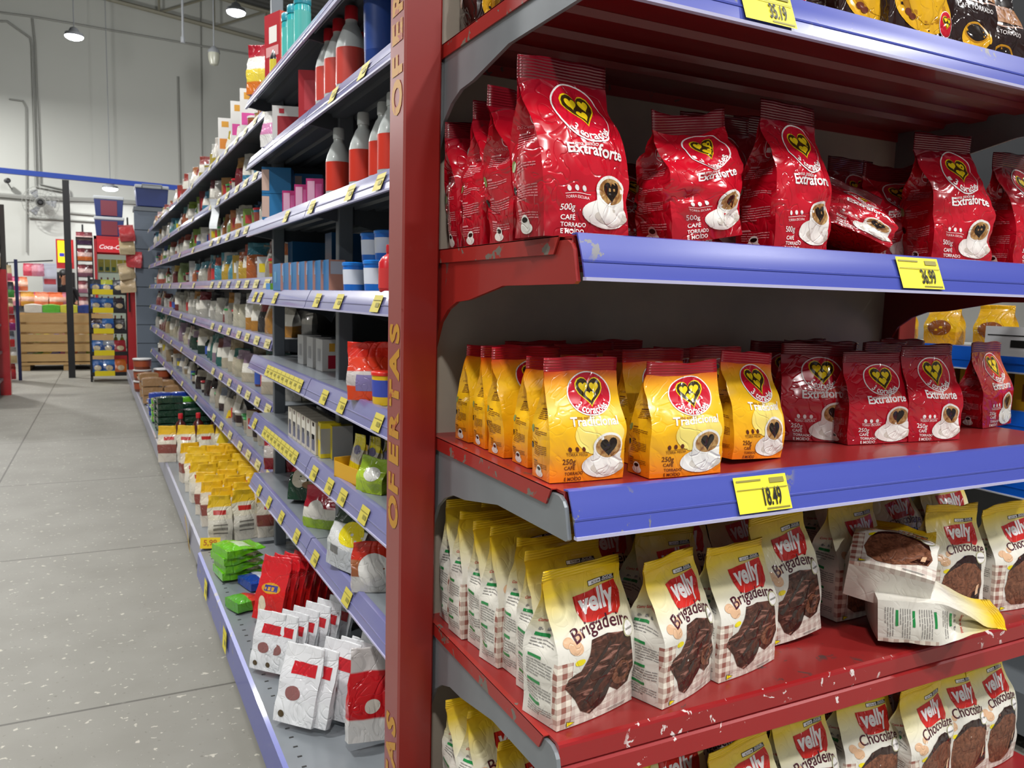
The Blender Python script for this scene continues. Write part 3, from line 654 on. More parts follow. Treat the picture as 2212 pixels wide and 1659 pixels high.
# -------- pouches on the end unit
G2 = 'large red coffee pouches on the second shelf'
z = SH['s2']
def s2(v, pl, pr, Y, rot, label, key='pouch_red_large', **k):
    a, b = at(pl, 500, y=Y), at(pr, 500, y=Y); xm = (a.x+b.x)/2; xm = max(xm, .606+.086*k.get('sx', 1)) if Y > 1.15 else xm; return put_bag(key, v, xm, Y, z, rot, label, group=G2, **k)
s2(0, 1190, 1345, 1.06, 4, 'tallest large red coffee pouch with white cup at the left front of the second shelf', sz=1.02)
s2(3, 1078, 1190, 1.225, 3, 'large red coffee pouch just behind the tallest one at the left end', sz=.97)
s2(2, 1010, 1098, 1.35, 0, 'large red coffee pouch third back from the front in the left column', sz=1.0)
s2(0, 958, 1030, 1.44, -4, 'large red coffee pouch deepest in the left column beside the post', sz=.93, sx=.9, sy=.85)
s2(1, 1435, 1625, 1.08, 8, 'slumped large red coffee pouch with a crumpled foot, second in the front row', sx=1.1, sz=.95, tilt=(0, -9))
s2(2, 1520, 1605, 1.22, -8, 'large red coffee pouch mostly hidden behind the slumped one', sz=1.02)
s2(3, 1330, 1430, 1.36, 0, 'large red coffee pouch in shade between the tallest and the slumped one', sz=.7)
s2(2, 1668, 1792, 1.08, 3, 'upright large red coffee pouch with its badge facing out, centre of the second shelf', sx=.9, sz=1.02)
s2(0, 1655, 1740, 1.20, -3, 'large red coffee pouch turned sideways behind the upright centre one', sz=1.05)
s2(3, 1800, 1890, 1.12, -30, 'large red coffee pouch toppled over beside the upright centre one', sz=.42, sx=.9, tilt=(-15, 22))
s2(1, 1900, 1965, 1.22, -18, 'large red coffee pouch turned side-on in the shade right of the toppled one', sz=1.0, sx=.9)
s2(2, 1825, 1900, 1.38, 0, 'large red coffee pouch standing in the dark at the back', sz=1.0)
s2(3, 2042, 2120, 1.10, -12, 'wrinkled large red coffee pouch with its printed side towards the aisle', sx=.95, sz=1.02)
s2(0, 2175, 2300, 1.12, 2, 'large red coffee pouch cut by the right edge of the picture', sz=1.0)
s2(2, 2240, 2330, 1.30, 0, 'large red coffee pouch behind the rightmost one')
G3 = 'small yellow coffee pouches on the third shelf'; z = SH['s3']
put_px('pouch_yellow', 0, (1187, 1046), (1345, 1033), z, 'small yellow coffee pouch at the left front corner of the third shelf', G3)
for i, (x, y, r) in enumerate(((.630, 1.170, -2), (.628, 1.262, 1), (.632, 1.345, -3), (.630, 1.425, 2))):
    put_bag('pouch_yellow', i+1, x+.068, y, z, r, 'yellow coffee pouch, '+nth(i+2)+' back in the left column', group=G3, sz=1.0+.02*(i % 2))
put_px('pouch_yellow', 1, (1402, 1036), (1556, 1022), z, 'small yellow coffee pouch second from the left in the front row', G3, sz=1.0)
put_px('pouch_yellow', 2, (1580, 1006), (1686, 990), z, 'narrow tilted yellow coffee pouch, rightmost of the yellow ones', G3, tilt=(0, 4))
for i, (x, y, r) in enumerate(((.885, 1.145, 3), (.90, 1.24, -4), (.87, 1.34, 2), (1.08, 1.20, 5), (1.07, 1.31, -3), (.80, 1.42, 0), (1.0, 1.43, 4))):
    put_bag('pouch_yellow', i, x, y, z, r, 'yellow coffee pouch in the rear rows, '+nth(i+1)+' counted from the left', group=G3, sz=1.03)
G3R = 'small red coffee pouches on the third shelf'
put_px('pouch_red', 0, (1828, 963), (1968, 955), z, 'small red coffee pouch with the cup square to the viewer, left of the red group', G3R, sz=.98)
put_px('pouch_red', 1, (1962, 956), (2072, 950), z, 'small red coffee pouch leaning against the leftmost red one', G3R, sz=1.06)
put_px('pouch_red', 2, (2122, 927), (2184, 915), z, 'small red coffee pouch standing apart at the right showing its dark side', G3R, sz=1.05)
for i, (x, y, r) in enumerate(((1.335, 1.20, -28), (1.36, 1.31, -30), (1.47, 1.24, 2), (1.62, 1.24, 0), (1.50, 1.36, 4), (1.82, 1.34, -6))):
    put_bag('pouch_red', i, x, y, z, r, 'small red coffee pouch in the shade behind, '+nth(i+1)+' from the left', group=G3R, sz=1.05)
G4 = 'brigadeiro cake mix pouches on the fourth shelf'; z = SH['s4']
put_px('pouch_brig', 0, (1202, 1583), (1364, 1512), z, 'white and yellow cake mix pouch with a brownie picture at the left front corner', G4, sz=1.0)
for i in range(6):
    put_bag('pouch_brig', i+1, .722-.006*i+.01*(i % 2), 1.135+i*.066, z, (8, 5, 10, 6, 3, 0)[i], 'brownie cake mix pouch, '+nth(i+2)+' back in the left column, fourth shelf', group=G4, sz=1.02+.015*(i % 3), sy=.72)
put_px('pouch_brig', 1, (1430, 1535), (1534, 1472), z, 'brownie cake mix pouch turned to show its instructions, second in the front row', G4, sz=.99)
put_bag('pouch_brig', 2, .95, 1.17, z, 10, 'brownie cake mix pouch with a yellow top peeking over the second front one', group=G4, tilt=(0, 4))
put_px('pouch_brig', 2, (1552, 1478), (1672, 1425), z, 'brownie cake mix pouch third in the front row of the fourth shelf', G4, sz=.97, sx=None) if False else put_px('pouch_brig', 2, (1552, 1478), (1672, 1425), z, 'brownie cake mix pouch third in the front row of the fourth shelf', G4, sz=.97)
put_px('pouch_brig', 0, (1660, 1400), (1772, 1376), z, 'taller brownie cake mix pouch leaning behind the third front one', G4, sz=1.03, tilt=(0, -7))
for i, (x, y, r) in enumerate(((.88, 1.28, 6), (1.05, 1.24, 4), (1.22, 1.26, 8), (.95, 1.40, 0), (1.12, 1.38, 5), (1.30, 1.38, 3), (.78, 1.44, 0))):
    put_bag('pouch_brig', i, x, y, z, r, 'brownie cake mix pouch in the shaded rear rows, '+nth(i+1)+' of those', group=G4, sz=1.02, tilt=(-4+i % 3, 0))
G4C = 'chocolate cake mix pouches on the fourth shelf'
put_bag('pouch_choc', 0, 1.475, 1.17, z, 4, 'chocolate cake mix pouch standing right behind the fallen pair', group=G4C, sz=1.05)
put_px('pouch_choc', 1, (2010, 1335), (2112, 1328), z, 'chocolate cake mix pouch standing right of the fallen pair', G4C, sz=1.0)
put_bag('pouch_choc', 2, 1.86, 1.055, z, -4, 'chocolate cake mix pouch cut by the right edge of the picture', group=G4C, sz=1.0)
for i, (x, y, r) in enumerate(((1.42, 1.38, 6), (1.58, 1.30, 3), (1.74, 1.26, 0), (1.90, 1.24, -5), (1.66, 1.42, 5), (1.84, 1.42, 0))):
    put_bag('pouch_choc', i, x, y, z, r, 'chocolate cake mix pouch in the shaded rear rows, '+nth(i+1)+' of those', group=G4C, sz=1.03, tilt=(-4, 0))
# fallen pair: one upside down on its face, one leaning across it
p = at(1790, 1330, z=z)
t = put_bag('pouch_choc', 1, 0, 0, 0, 0, 'fallen chocolate cake mix pouch lying on its back across the shelf, base towards the viewer', group=G4C)
t.location = (1.40, 1.05, z+.118); t.rotation_euler = (math.radians(-72), math.radians(6), math.radians(-52))
t = put_bag('pouch_choc', 2, 0, 0, 0, 0, 'fallen chocolate cake mix pouch lying flat underneath with its rear face up', group=G4C)
t.location = (1.42, 1.10, z+.058); t.rotation_euler = (math.radians(86), math.radians(0), math.radians(48))
G5 = 'cake mix pouches on the lowest visible shelf'; z = SH['s5']
for i, (x, y, r, kk) in enumerate(((.70, 1.20, 8, 'brig'), (.735, 1.11, 6, 'brig'), (.77, 1.03, 10, 'brig'), (.69, 1.32, 3, 'brig'), (.70, 1.40, 0, 'brig'), (.93, 1.10, 4, 'brig'), (.91, 1.22, 6, 'brig'), (1.07, 1.04, 8, 'brig'), (1.10, 1.20, 5, 'brig'),
        (1.24, 1.06, 6, 'brig'), (1.26, 1.22, 3, 'brig'), (1.40, 1.20, 2, 'choc'), (1.43, 1.07, -3, 'choc'), (1.59, 1.05, 6, 'choc'), (1.58, 1.20, 0, 'choc'), (1.72, 1.06, -2, 'choc'), (1.74, 1.22, 0, 'choc'), (1.86, 1.07, 4, 'choc'), (1.88, 1.24, 2, 'choc'), (1.10, 1.36, 0, 'brig'), (1.30, 1.38, 0, 'brig'), (1.5, 1.38, 0, 'choc'), (1.7, 1.38, 0, 'choc'), (1.86, 1.38, 0, 'choc'))):
    put_bag('pouch_'+kk, i, x, y, z, r, ('brownie' if kk == 'brig' else 'chocolate')+' cake mix pouch on the lowest shelf, '+nth(i+1)+' counted from the left', group=G5, sz=1.0+.03*(i % 3), tilt=((-3, 2, 0)[i % 3], (3, -3, 1)[i % 3]))
G1 = 'dark coffee pouches on the top shelf'; z = SH['s1']
p = at(1970, 60, y=1.03)
put_bag('pouch_darkcup', 0, at(1990, 60, y=1.04).x, 1.04, z, 3, 'dark brown coffee pouch with a large yellow cup at the front of the top shelf', group=G1)
put_bag('pouch_darkcup', 1, 1.26, 1.06, z, 2, 'dark coffee pouch with a yellow cup left of the large one above the rail', group=G1)
put_bag('pouch_darkcup', 1, 1.00, 1.06, z, -3, 'dark coffee pouch with a yellow cup above the yellow price label', group=G1)
for i, (px, Y) in enumerate(((2100, 1.08), (2165, 1.14), (2060, 1.22))): put_bag('pouch_dark', i, at(px, 80, y=Y).x, Y, z, -4, 'smaller dark coffee pouch with a gold cup, '+nth(i+1)+' at the top right', group=G1)
for i, (x, y) in enumerate(((.72, 1.44), (.75, 1.34), (.80, 1.20), (.84, 1.08))): put_bag('pouch_darkcup', i, x, y, z, 0, 'dark coffee pouch with white mug side prints, '+nth(4-i)+' from the front', group=G1, sx=.9)

# ================================================================ the long shelving run along the aisle
TH = -PI/2+.016
def rx(Y, far=False): return (.70-.016*(Y-3.9)) if far else (.61-.016*(Y-2.7))
def Yat(px, d=0., far=False, py=607):
    Y = 4.
    for _ in range(6): Y = at(px, py, x=rx(Y, far)+d).y
    return Y
NEAR = [2.32, 2.05, 1.755, 1.457, 1.157, .887, .600]; FAR = [2.33, 2.06, 1.81, 1.52, 1.23, .91, .575]; DECK = .25
Y1, Y0 = 3.83, .0
# near part: three bays; local x runs from the far end towards the viewer
ORI = Vector((rx(Y1), Y1, 0))
run = empty('gondola_shelving', ORI, TH, label='grey shelving behind the lettered red post, the near part with an open back', cat='shelf unit')
BW = 1.12; LX = [(.0, BW), (BW, 2*BW-.14)]
def loc(Y): return Y1-Y
NT_ = {0: [], 1: [735, 800], 2: [632, 668, 688, 772, 836], 3: [561, 573, 606, 700, 748, 832], 4: [(585, 668), 715, 755, 836], 5: [558, (577, 664), 692, 727, 757, 806], 6: [567, 589, 617, 652, 694, 768]}
for si, z in enumerate(NEAR):
    for bi, (a, b) in enumerate(LX):
        tg = []
        for t in NT_[si]:
            if isinstance(t, tuple):
                la, lb = loc(Yat(t[0])), loc(Yat(t[1])); k = a+.02; la = max(la, a+.01); lb = min(lb, b-.01)
                while la+.07 < lb: tg.append((la, la+.068)); la += .072
            else:
                L = loc(Yat(t)); 
                if a+.05 < L < b-.05: tg.append((L-.034, L+.034))
        shelf(run, a+.003, b-.003, z, .40, .055, .022, GREYS, GREYD, RAILP, RAILE, tg, tagm=TAGN, ribs=True)
    for x in (0, BW, 2*BW-.14):
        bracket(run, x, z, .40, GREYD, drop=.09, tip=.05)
for x in (0.02, BW, 2*BW-.14):
    mb = MB(); mb.box(x-.02, x+.02, .085, .135, 0, 2.75); mb.obj('upright_post', GREYP, run, bevel=.003)
# deep base deck
BD = -.245  # deck front stands out this far
def deck(root, x0, x1, m, rail, tags=()):
    mb = MB(); mb.box(x0, x1, BD, .42, DECK-.02, DECK, 0); mb.prism([(BD, DECK), (BD-.012, DECK-.005), (BD-.018, DECK-.11), (BD-.006, DECK-.115), (BD+.01, DECK-.02)], x0, x1, 'x', 1)
    mb.box(x0, x1, BD+.03, BD+.05, 0, DECK-.02, 2)
    for k in range(int((x1-x0)/.05)): mb.box(x0+.02+k*.05, x0+.026+k*.05, BD+.03, BD+.042, DECK+.0002, DECK+.0008, 3)
    s = mb.obj('base_deck', [GREYS, rail, BLACK, INK], root)
    for t in tags: flatprint('price_tag', tag_art(t-.04, t+.04, .02, .1), [TAG, INK, INKG], lambda x, zz, la: (x, BD-.0175+.0*la-.0006*la-.006*(zz/.11-.1)*-1-.006, DECK-.115+zz), s)
deck(run, .0, BW, GREYS, RAIL, [.9, .35]); deck(run, BW, 2*BW-.14+.12, GREYS, RAIL, [])
mb = MB(); mb.box(0, 2*BW+.2, .405, .41, DECK, 2.75)
# far part -----------------------------------------------------------------
YF = 13.1
farr = empty('gondola_shelving', (rx(YF, True), YF, 0), TH, label='long far part of the grey shelving with lavender price rails', cat='shelf unit')
LF = YF-3.88; NBF = 8; bw = LF/NBF
for si, z in enumerate(FAR):
    for b in range(NBF):
        tg = []; k = b*bw+.1
        n = 4 if b == NBF-1 else 3 if b == NBF-2 else 1
        for q in range(n): tg.append((b*bw+.12+q*bw/n, b*bw+.12+q*bw/n+.13))
        shelf(farr, b*bw+.003, (b+1)*bw-.003, z, .36, .055, .018, GREYS, GREYD, RAILP, RAILE, tg, tagm=TAGP, ribs=False)
    bracket(farr, LF-.006, z, .36, GREYD, drop=.08, tip=.05)
mb = MB(); mb.box(0, LF, .36, .372, .2, 2.75); mb.obj('back_panel', mat('dark_far_panel', '#3a3f44', .5), farr)
for b in range(1, NBF):
    mb = MB(); mb.box(b*bw-.02, b*bw+.02, .31, .355, 0, 2.75); mb.obj('upright_post', GREYP, farr)
BDF = BD-.09
mb = MB(); mb.box(0, LF, BDF, .36, DECK-.02, DECK, 0); mb.prism([(BDF, DECK), (BDF-.012, DECK-.005), (BDF-.018, DECK-.11), (BDF-.006, DECK-.115), (BDF+.01, DECK-.02)], 0, LF, 'x', 1); mb.box(0, LF, BDF+.03, BDF+.05, 0, DECK-.02, 2)
mb.obj('base_deck', [GREYS, mat('grey_lavender_rail', '#8f90a4', .35, coat=.2), BLACK], farr)
# dark boards added behind the near run: the aisle's darkness put into colour
dk = empty('gondola_shelving', (rx(2.0)+.83, 2.0, 0), 0, label='dark boards added behind the open back to stand in for its shade', cat='shelf unit')
mb = MB(); mb.box(0, .012, -.35, 1.9, .0, 2.75); mb.obj('back_panel', mat('dark_shade_board', '#2c2e31', .6), dk)
mb = MB(); mb.box(-.42, -.0, 1.84, 1.855, .1, 2.7); mb.obj('side_panel', mat('dark_shade_board', '#2c2e31', .6), dk)

# ================================================================ small goods
_RC = [0]
def plast(c, r=.3, coat=.35): return mat('plastic_'+c.strip('#'), c, r, coat=coat)
def card(c): return mat('carton_'+c.strip('#'), c, .42, coat=.15)
def filmc(c): return film('film_'+c.strip('#'), c, .25, .45)
GM = {}
def g_box(w, d, h, front, side, patches=(), spatch=()):
    """carton: front faces -y; patches = (x0, x1, z0, z1, colour) as fractions"""
    k = ('box', w, d, h, front, side, patches, spatch)
    if k in GM: return GM[k]
    cols = [side, front]+[p[4] for p in patches]+[p[4] for p in spatch]; u = []
    for c in cols:
        if c not in u: u.append(c)
    mb = MB(); mb.box(-w/2, w/2, -d/2, d/2, 0, h, u.index(side)); me0 = mb
    e = .0008
    def q(x0, x1, z0, z1, c, lay, face):
        if face == 0: y = -d/2-e*lay; mb.add([(x0, y, z0), (x1, y, z0), (x1, y, z1), (x0, y, z1)], [(0, 1, 2, 3)], u.index(c))
        else: x = -w/2-e*lay; mb.add([(x, -x0, z0), (x, -x1, z0), (x, -x1, z1), (x, -x0, z1)], [(0, 1, 2, 3)], u.index(c))
    q(-w/2, w/2, 0, h, front, .3, 0)
    for x0, x1, z0, z1, c in patches: q(-w/2+x0*w, -w/2+x1*w, z0*h, z1*h, c, 1, 0)
    for x0, x1, z0, z1, c in spatch: q(-d/2+x0*d, -d/2+x1*d, z0*h, z1*h, c, 1, 1)
    me = bpy.data.meshes.new('carton'); me.from_pydata(mb.v, [], mb.f)
    for c in u: me.materials.append(card(c))
    me.polygons.foreach_set('material_index', mb.m); GM[k] = [('carton_body', me)]; return GM[k]
def g_bottle(r, h, body, cap, label=None, kind=0):
    k = ('bot', r, h, body, cap, label, kind)
    if k in GM: return GM[k]
    p = {0: [(r*.9, 0), (r, .01), (r, h*.52), (r*.9, h*.60), (r*.55, h*.76), (r*.40, h*.80), (r*.38, h*.86)],
         1: [(r*.9, 0), (r, .01), (r, h*.62), (r*.7, h*.74), (r*.35, h*.80), (r*.33, h*.87)],
         2: [(r*.92, 0), (r, .008), (r, h*.80), (r*.9, h*.86)]}[kind]
    mb = MB(); mb.lathe(p, 18); b = soft(mb.mesh('b', plast(body), False), 50)
    z0 = p[-1][1]; rc = p[-1][0]*1.15
    mb = MB(); mb.lathe([(rc, z0-.004), (rc*1.02, z0+.004), (rc*1.0, h-.004), (rc*.9, h)], 16); c = soft(mb.mesh('c', plast(cap), False), 40)
    out = [('bottle_body', b), ('cap', c)]
    if label:
        mb = MB(); z1 = h*(.50 if kind != 2 else .72); mb.lathe([(r*1.012, h*.08), (r*1.012, z1)], 18)
        mb.f = mb.f[:-2]; mb.m = mb.m[:-2]; out.append(('paper_label', soft(mb.mesh('l', card(label), False), 50)))
    GM[k] = out; return out
def g_tub(r, h, body, lid, label=None):
    k = ('tub', r, h, body, lid, label)
    if k in GM: return GM[k]
    mb = MB(); mb.lathe([(r*.88, 0), (r*.92, .006), (r, h*.9)], 20); b = soft(mb.mesh('b', plast(body)), 50)
    mb = MB(); mb.lathe([(r*1.05, h*.88), (r*1.06, h*.97), (r*.98, h), (r*.3, h*1.0)], 20); c = soft(mb.mesh('c', plast(lid)), 50)
    out = [('tub_body', b), ('lid', c)]
    if label:
        mb = MB(); mb.lathe([(r*.945, h*.25), (r*.995, h*.75)], 20); mb.f = mb.f[:-2]; mb.m = mb.m[:-2]; out.append(('paper_label', soft(mb.mesh('l', card(label)), 50)))
    GM[k] = out; return out
def _bandmat(cols, H):
    n = 'bands_'+'_'.join(c.strip('#') for c in cols)+'_%d' % int(H*100)
    st = []
    m = len(cols)
    for i, c in enumerate(cols):
        st.append((min(1, i/m+.001 if i else 0), c)); 
        if i < m-1: st.append(((i+1)/m-.02, c))
    return film(n, gradz(H, st), .25, .5)
def g_pouch(w, d, h, cols, badge=None, seed=0, bcol=None, lying=False):
    """filled pouch; cols from bottom to top; badge colour patch"""
    k = ('pouch', w, d, h, cols, badge, seed)
    if k in GM: return GM[k]
    D = None; mats = [_bandmat(cols, h)]
    if badge:
        D = Dec(); hb = h*.9
        for i, (kind, cx, cz, a, b, c) in enumerate(badge):
            if filmc(c) not in mats: mats.append(filmc(c))
            mi = mats.index(filmc(c))-1
            (D.ell if kind == 'e' else lambda x, z, p, q, m_, l: D.rect(x-p, x+p, z-q, z+q, m_, l))(cx*w, cz*hb, a*w, b*hb, mi, i+1)
    b, s = bag_meshes('p', w, d, h*.9, h*.1, mats, [filmc(cols[-1])], D, None, None, seed=seed+30, amp=.004, bulge=.16, res=(8, 12, 4), taper=.4)
    GM[k] = [('pouch_body', b), ('top_seal', s)]; return GM[k]
def put(parts, name, x, y, z, rot=0., label='', cat='', group=None, s=1., scale=None):
    """rot in degrees, 0 = front to the viewer side (-y)"""
    r = rot if isinstance(rot, tuple) else (0, 0, rot)
    if not isinstance(rot, (int, float)) and abs(rot[0]) < 45:
        w_ = max(v.co.x for v in parts[0][1].vertices)*(scale[0] if scale else s); d_ = max(v.co.y for v in parts[0][1].vertices)*(scale[1] if scale else s); z += abs(math.sin(r[0] and math.radians(r[0])))*d_+abs(math.sin(math.radians(r[1])))*w_
    t = empty(name, (x, y, z+.001), tuple(math.radians(a) for a in r), label=label, cat=cat, group=group); t.scale = scale or (s, s, s)
    for n, me in parts: link(n, me, t)
    return t
def near(parts, name, px, d, z, label, cat, group=None, rot=-89, far=False, s=1., py=607, **k):
    Y = Yat(px, d, far, py); return put(parts, name, rx(Y, far)+d, Y, z, rot, label, cat, group, s, **k)
N = NEAR
# ---- top board: bottles and packs seen against the roof
z = N[0]
for i, (px, c) in enumerate(((655, '#1fb0b4'), (640, '#1fb0b4'), (628, '#2aa6a8'))): near(g_bottle(.03, .2, c, '#2a8fa0', '#4fb8b0', 2), 'bottle', px, .05, z, 'teal bottle on the top board, '+nth(i+1)+' from the post', 'bottle', 'teal bottles')
for i, px in enumerate((622, 612)): near(g_bottle(.032, .22, '#8fc7d0', '#3a55c8', '#e4e6ea', 0), 'bottle', px, .08, z, ('right' if i == 0 else 'left')+' one of two pale bottles with a blue cap on the top board', 'bottle', 'blue-capped bottles')
near(g_box(.12, .05, .26, '#b02a34', '#e8563a', ((.1, .9, .35, .5, '#d9a0a0'), (.3, .8, .55, .8, '#e9e4df'))), 'carton', 603, .048, z, 'tall red and orange carton with white lettering on the top board', 'box', rot=-70)
for i, px in enumerate((600, 590)): near(g_bottle(.027, .15, '#17151a', '#f0cf10', '#d8c63a', 0), 'sauce_bottle', px, .04, z, ('right' if i == 0 else 'left')+' small dark sauce bottle with a yellow cap on the top board', 'bottle', 'yellow-capped bottles')
near(g_pouch(.13, .05, .22, ('#d8762a', '#e6cf4a', '#e4e0d8', '#a4182a'), None, 1), 'snack_pouch', 570, .04, z, 'upright crisp packet with a dark red top at the far end of the top board', 'bag', rot=-40)
# ---- board 2
z = N[1]
for i, (px, d) in enumerate(((757, .052), (731, .050), (712, .050), (779, .15))): near(g_bottle(.045, .25, '#d5dad8', '#c8222c', '#c9453a', 0), 'bottle', px, d, z, 'large white bottle with a red cap, '+('front right', 'front middle', 'front left', 'rear')[i]+' of the four', 'bottle', 'red-capped white bottles')
near(g_tub(.052, .24, '#1f3f8a', '#d9d8d0', '#23458f'), 'tin', 822, .07, z, 'tall navy tin with a white lid on the second board beside the post', 'tin')
near(g_box(.10, .07, .17, '#b81f2c', '#d88a92', ((.2, .8, .2, .8, '#c9424c'),), ((.1, .9, .1, .5, '#d99aa0'),)), 'carton', 681, .06, z, 'red and pink carton left of the red-capped bottles', 'box', rot=-25)
near(g_box(.13, .05, .13, '#e2e0dc', '#d6d4d0', ((.15, .95, .05, .7, '#a3202c'), (.2, .35, .78, .92, '#c23440'))), 'carton', 628, .06, z, 'white carton with a dark red panel on the second board', 'box', rot=-18)
near(g_pouch(.12, .05, .15, ('#e6e4e0', '#d28ab4', '#e8e6e2'), None, 2), 'pouch', 598, .04, z, 'white and pink pouch leaning at the far end of the second board', 'bag', rot=-50)
near(g_box(.08, .05, .12, '#dfddd8', '#c9c7c2'), 'carton', 585, .08, z, 'plain white carton behind the pink pouch', 'box')
# ---- board 3
z = N[2]
for i, (px, d) in enumerate(((731, .050), (783, .052), (826, .062), (846, .05), (775, .17))): near(g_bottle(.040, .215, '#c5cbc8', '#cdd2d0', '#cf3420', 0), 'bottle', px, d, z, 'white glossy bottle with a red label, '+('first', 'second', 'third', 'fourth', 'fifth')[i]+' from the left on the third board' if i < 4 else 'white glossy bottle half hidden behind the second one', 'bottle', 'white-capped bottles')
for i, px in enumerate((631, 658, 684)): near(g_box(.06, .05, .09, '#b3246c', '#a01a5e', ((.08, .5, .1, .9, '#dba5c0'), (.55, .92, .2, .8, '#c95a94')), ((.1, .9, .1, .9, '#d9a8c2'),)), 'carton', px, .05, z, 'magenta carton on the third board, '+nth(i+1)+' from the left', 'box', 'magenta cartons', rot=-28)
for i, (px, zz, d) in enumerate(((602, 0, .06), (602, .11, .06), (618, 0, .13), (640, .0, .2), (640, .11, .2), (670, .11, .22), (618, .11, .13))): near(g_box(.12, .08, .108, '#2478b0', '#1a6fae', ((.0, .25, .1, .9, '#d8b8a8'),)), 'carton', px, d, z+zz, 'sky blue carton in the stack at the far end of the third board, '+nth(i+1)+' placed', 'box', 'sky blue cartons', rot=-20)
# ---- board 4
z = N[3]
for i in range(7): near(g_box(.055, .16, .105, '#d89a86', '#1772ac', ((.1, .9, .55, .95, '#cfd4e4'),), ((.2, .5, .3, .7, '#4c93bd'),)), 'carton', 613+i*17, .02+.008*i, z, 'light blue carton with an orange end, '+nth(i+1)+' from the left', 'box', 'light blue cartons', rot=0)
for i, (px, zz) in enumerate(((675, .0), (700, .0), (765, .0), (675, .11), (765, .11))): near(g_box(.2, .10, .11, '#115a8e', '#0f4f7e'), 'carton', px, .24, z+zz, 'dark blue carton at the back of the fourth board, '+nth(i+1), 'box', 'dark blue cartons', rot=0)
for i, (px, zz, d) in enumerate(((769, 0, .055), (816, 0, .055), (808, .0895, .105), (838, .0895, .105), )): near(g_tub(.040, .088, '#1673d6', '#1880e0', '#dfe6f2'), 'tub', px, d, z+zz, 'blue tub with a white label, '+('front left', 'front right', 'upper left', 'upper right')[i]+' by the post', 'tub', 'blue tubs')
near(g_bottle(.03, .12, '#c81e28', '#b8202c', '#d23a3a', 1), 'bottle', 843, .02, z, 'small red bottle at the edge of the fourth board next to the post', 'bottle')
near(g_pouch(.12, .05, .2, ('#c98f1c', '#7a3c22', '#2a2018'), None, 3), 'pouch', 632, .30, z, 'brown and gold pouch standing behind the light blue cartons', 'bag', rot=0)
near(g_box(.09, .05, .03, '#3a8fd0', '#7fb63a'), 'carton', 592, .03, z, 'small green and blue carton lying at the far end of the fourth board', 'box')
# ---- board 5
z = N[4]
for i in range(3): near(g_box(.075, .08, .12, '#dedbd6', '#b4b4b2', ((.3, .7, .08, .5, '#b3233a'), (.35, .65, .62, .88, '#d8a03a')), ((.3, .7, .3, .7, '#8d8d8f'),)), 'carton', 668+i*21, .14, z, 'white carton with a red cup picture, '+nth(i+1)+' from the left between the posts', 'box', 'white cup cartons', rot=4)
for i in range(3): near(g_box(.075, .08, .11, '#cfc9c4', '#6e6e70', ((.3, .7, .08, .55, '#b02a6a'), (.35, .65, .65, .88, '#b88a3a'))), 'carton', 757+i*24, .17, z, 'white carton with a pink picture right of the grey post, '+nth(i+1), 'box', 'white cup cartons', rot=4)
near(g_pouch(.13, .07, .16, ('#e84a1a', '#cfc8c4', '#dc3a1c', '#d92a18'), (('r', .0, .35, .3, .16, '#8a7fb0'),), 4), 'snack_pouch', 805, .04, z, 'red and orange snack pouch leaning beside the post', 'bag', rot=-20)
near(g_pouch(.12, .07, .15, ('#d9301a', '#e8401c', '#c81c18'), None, 5), 'snack_pouch', 822, .12, z, 'plain red snack pouch behind the orange one', 'bag', rot=10)
near(g_tub(.035, .09, '#efc318', '#d22a1c', '#3f51b5'), 'jar', 833, .035, z, 'small yellow jar with a red lid beside the post', 'jar')
near(g_box(.05, .012, .07, '#b9a283', '#a8916f'), 'cardboard_piece', 775, .02, z, 'torn brown cardboard divider at the front of the fifth board', 'cardboard', rot=-20)
near(g_pouch(.16, .08, .2, ('#7a701c', '#15141c', '#7a741e'), None, 6), 'pouch', 640, .30, z, 'black and yellow pouch in the dark behind the white cartons', 'bag', rot=0)
# ---- board 6
z = N[5]
for i in range(12): 
    Y = Yat(614)-i*.075
    put(g_box(.068, .09, .115, '#cfc6b4', '#b8b0a0', ((.1, .9, .45, .97, '#e0dccf'), (.15, .75, .1, .6, '#4a4c66'), (.3, .7, .85, .97, '#a5404a')), ((.0, 1., .8, 1., '#25234a'),)), 'carton', rx(Y)+.065, Y, z, -89, 'pet food carton with a cat picture, '+nth(i+1)+' from the far end', 'box', 'cat picture cartons') if i < 6 else put(g_box(.068, .09, .113, '#2a2848', '#25234a'), 'carton', rx(Y)+.17, Y+.45, z, -89, 'pet food sachet carton in the second row, '+nth(i-5)+' from the far end', 'box', 'cat picture cartons')
near(g_box(.07, .05, .12, '#a8a8a8', '#dfc81c', ((.0, 1, .85, 1, '#e3cd1e'), (0, 1, 0, .12, '#e3cd1e')), ((.1, .9, .5, .9, '#c0b898'),)), 'carton', 712, .06, z, 'yellow and grey carton left of the display tray', 'box', rot=-4)
near(g_box(.07, .05, .115, '#9a9a98', '#c9b41a'), 'carton', 738, .09, z, 'second yellow and grey carton behind the first', 'box', rot=-4)
mb = MB(); mb.box(-.11, .11, -.055, .055, 0, .004); mb.prism([(-.055, 0), (-.052, 0), (-.052, .05), (-.055, .05)], -.11, .11, 'x'); mb.box(-.11, .11, .052, .055, 0, .09); mb.box(-.11, -.107, -.055, .055, 0, .06); mb.box(.107, .11, -.055, .055, 0, .06)
Yt = Yat(790, .06); tray = mb.obj('display_tray', card('#dfa81a'), label='open yellow cardboard display tray on the sixth board', cat='tray'); tray.location = (rx(Yt)+.065, Yt, z+.001); tray.rotation_euler = (0, 0, math.radians(-80))
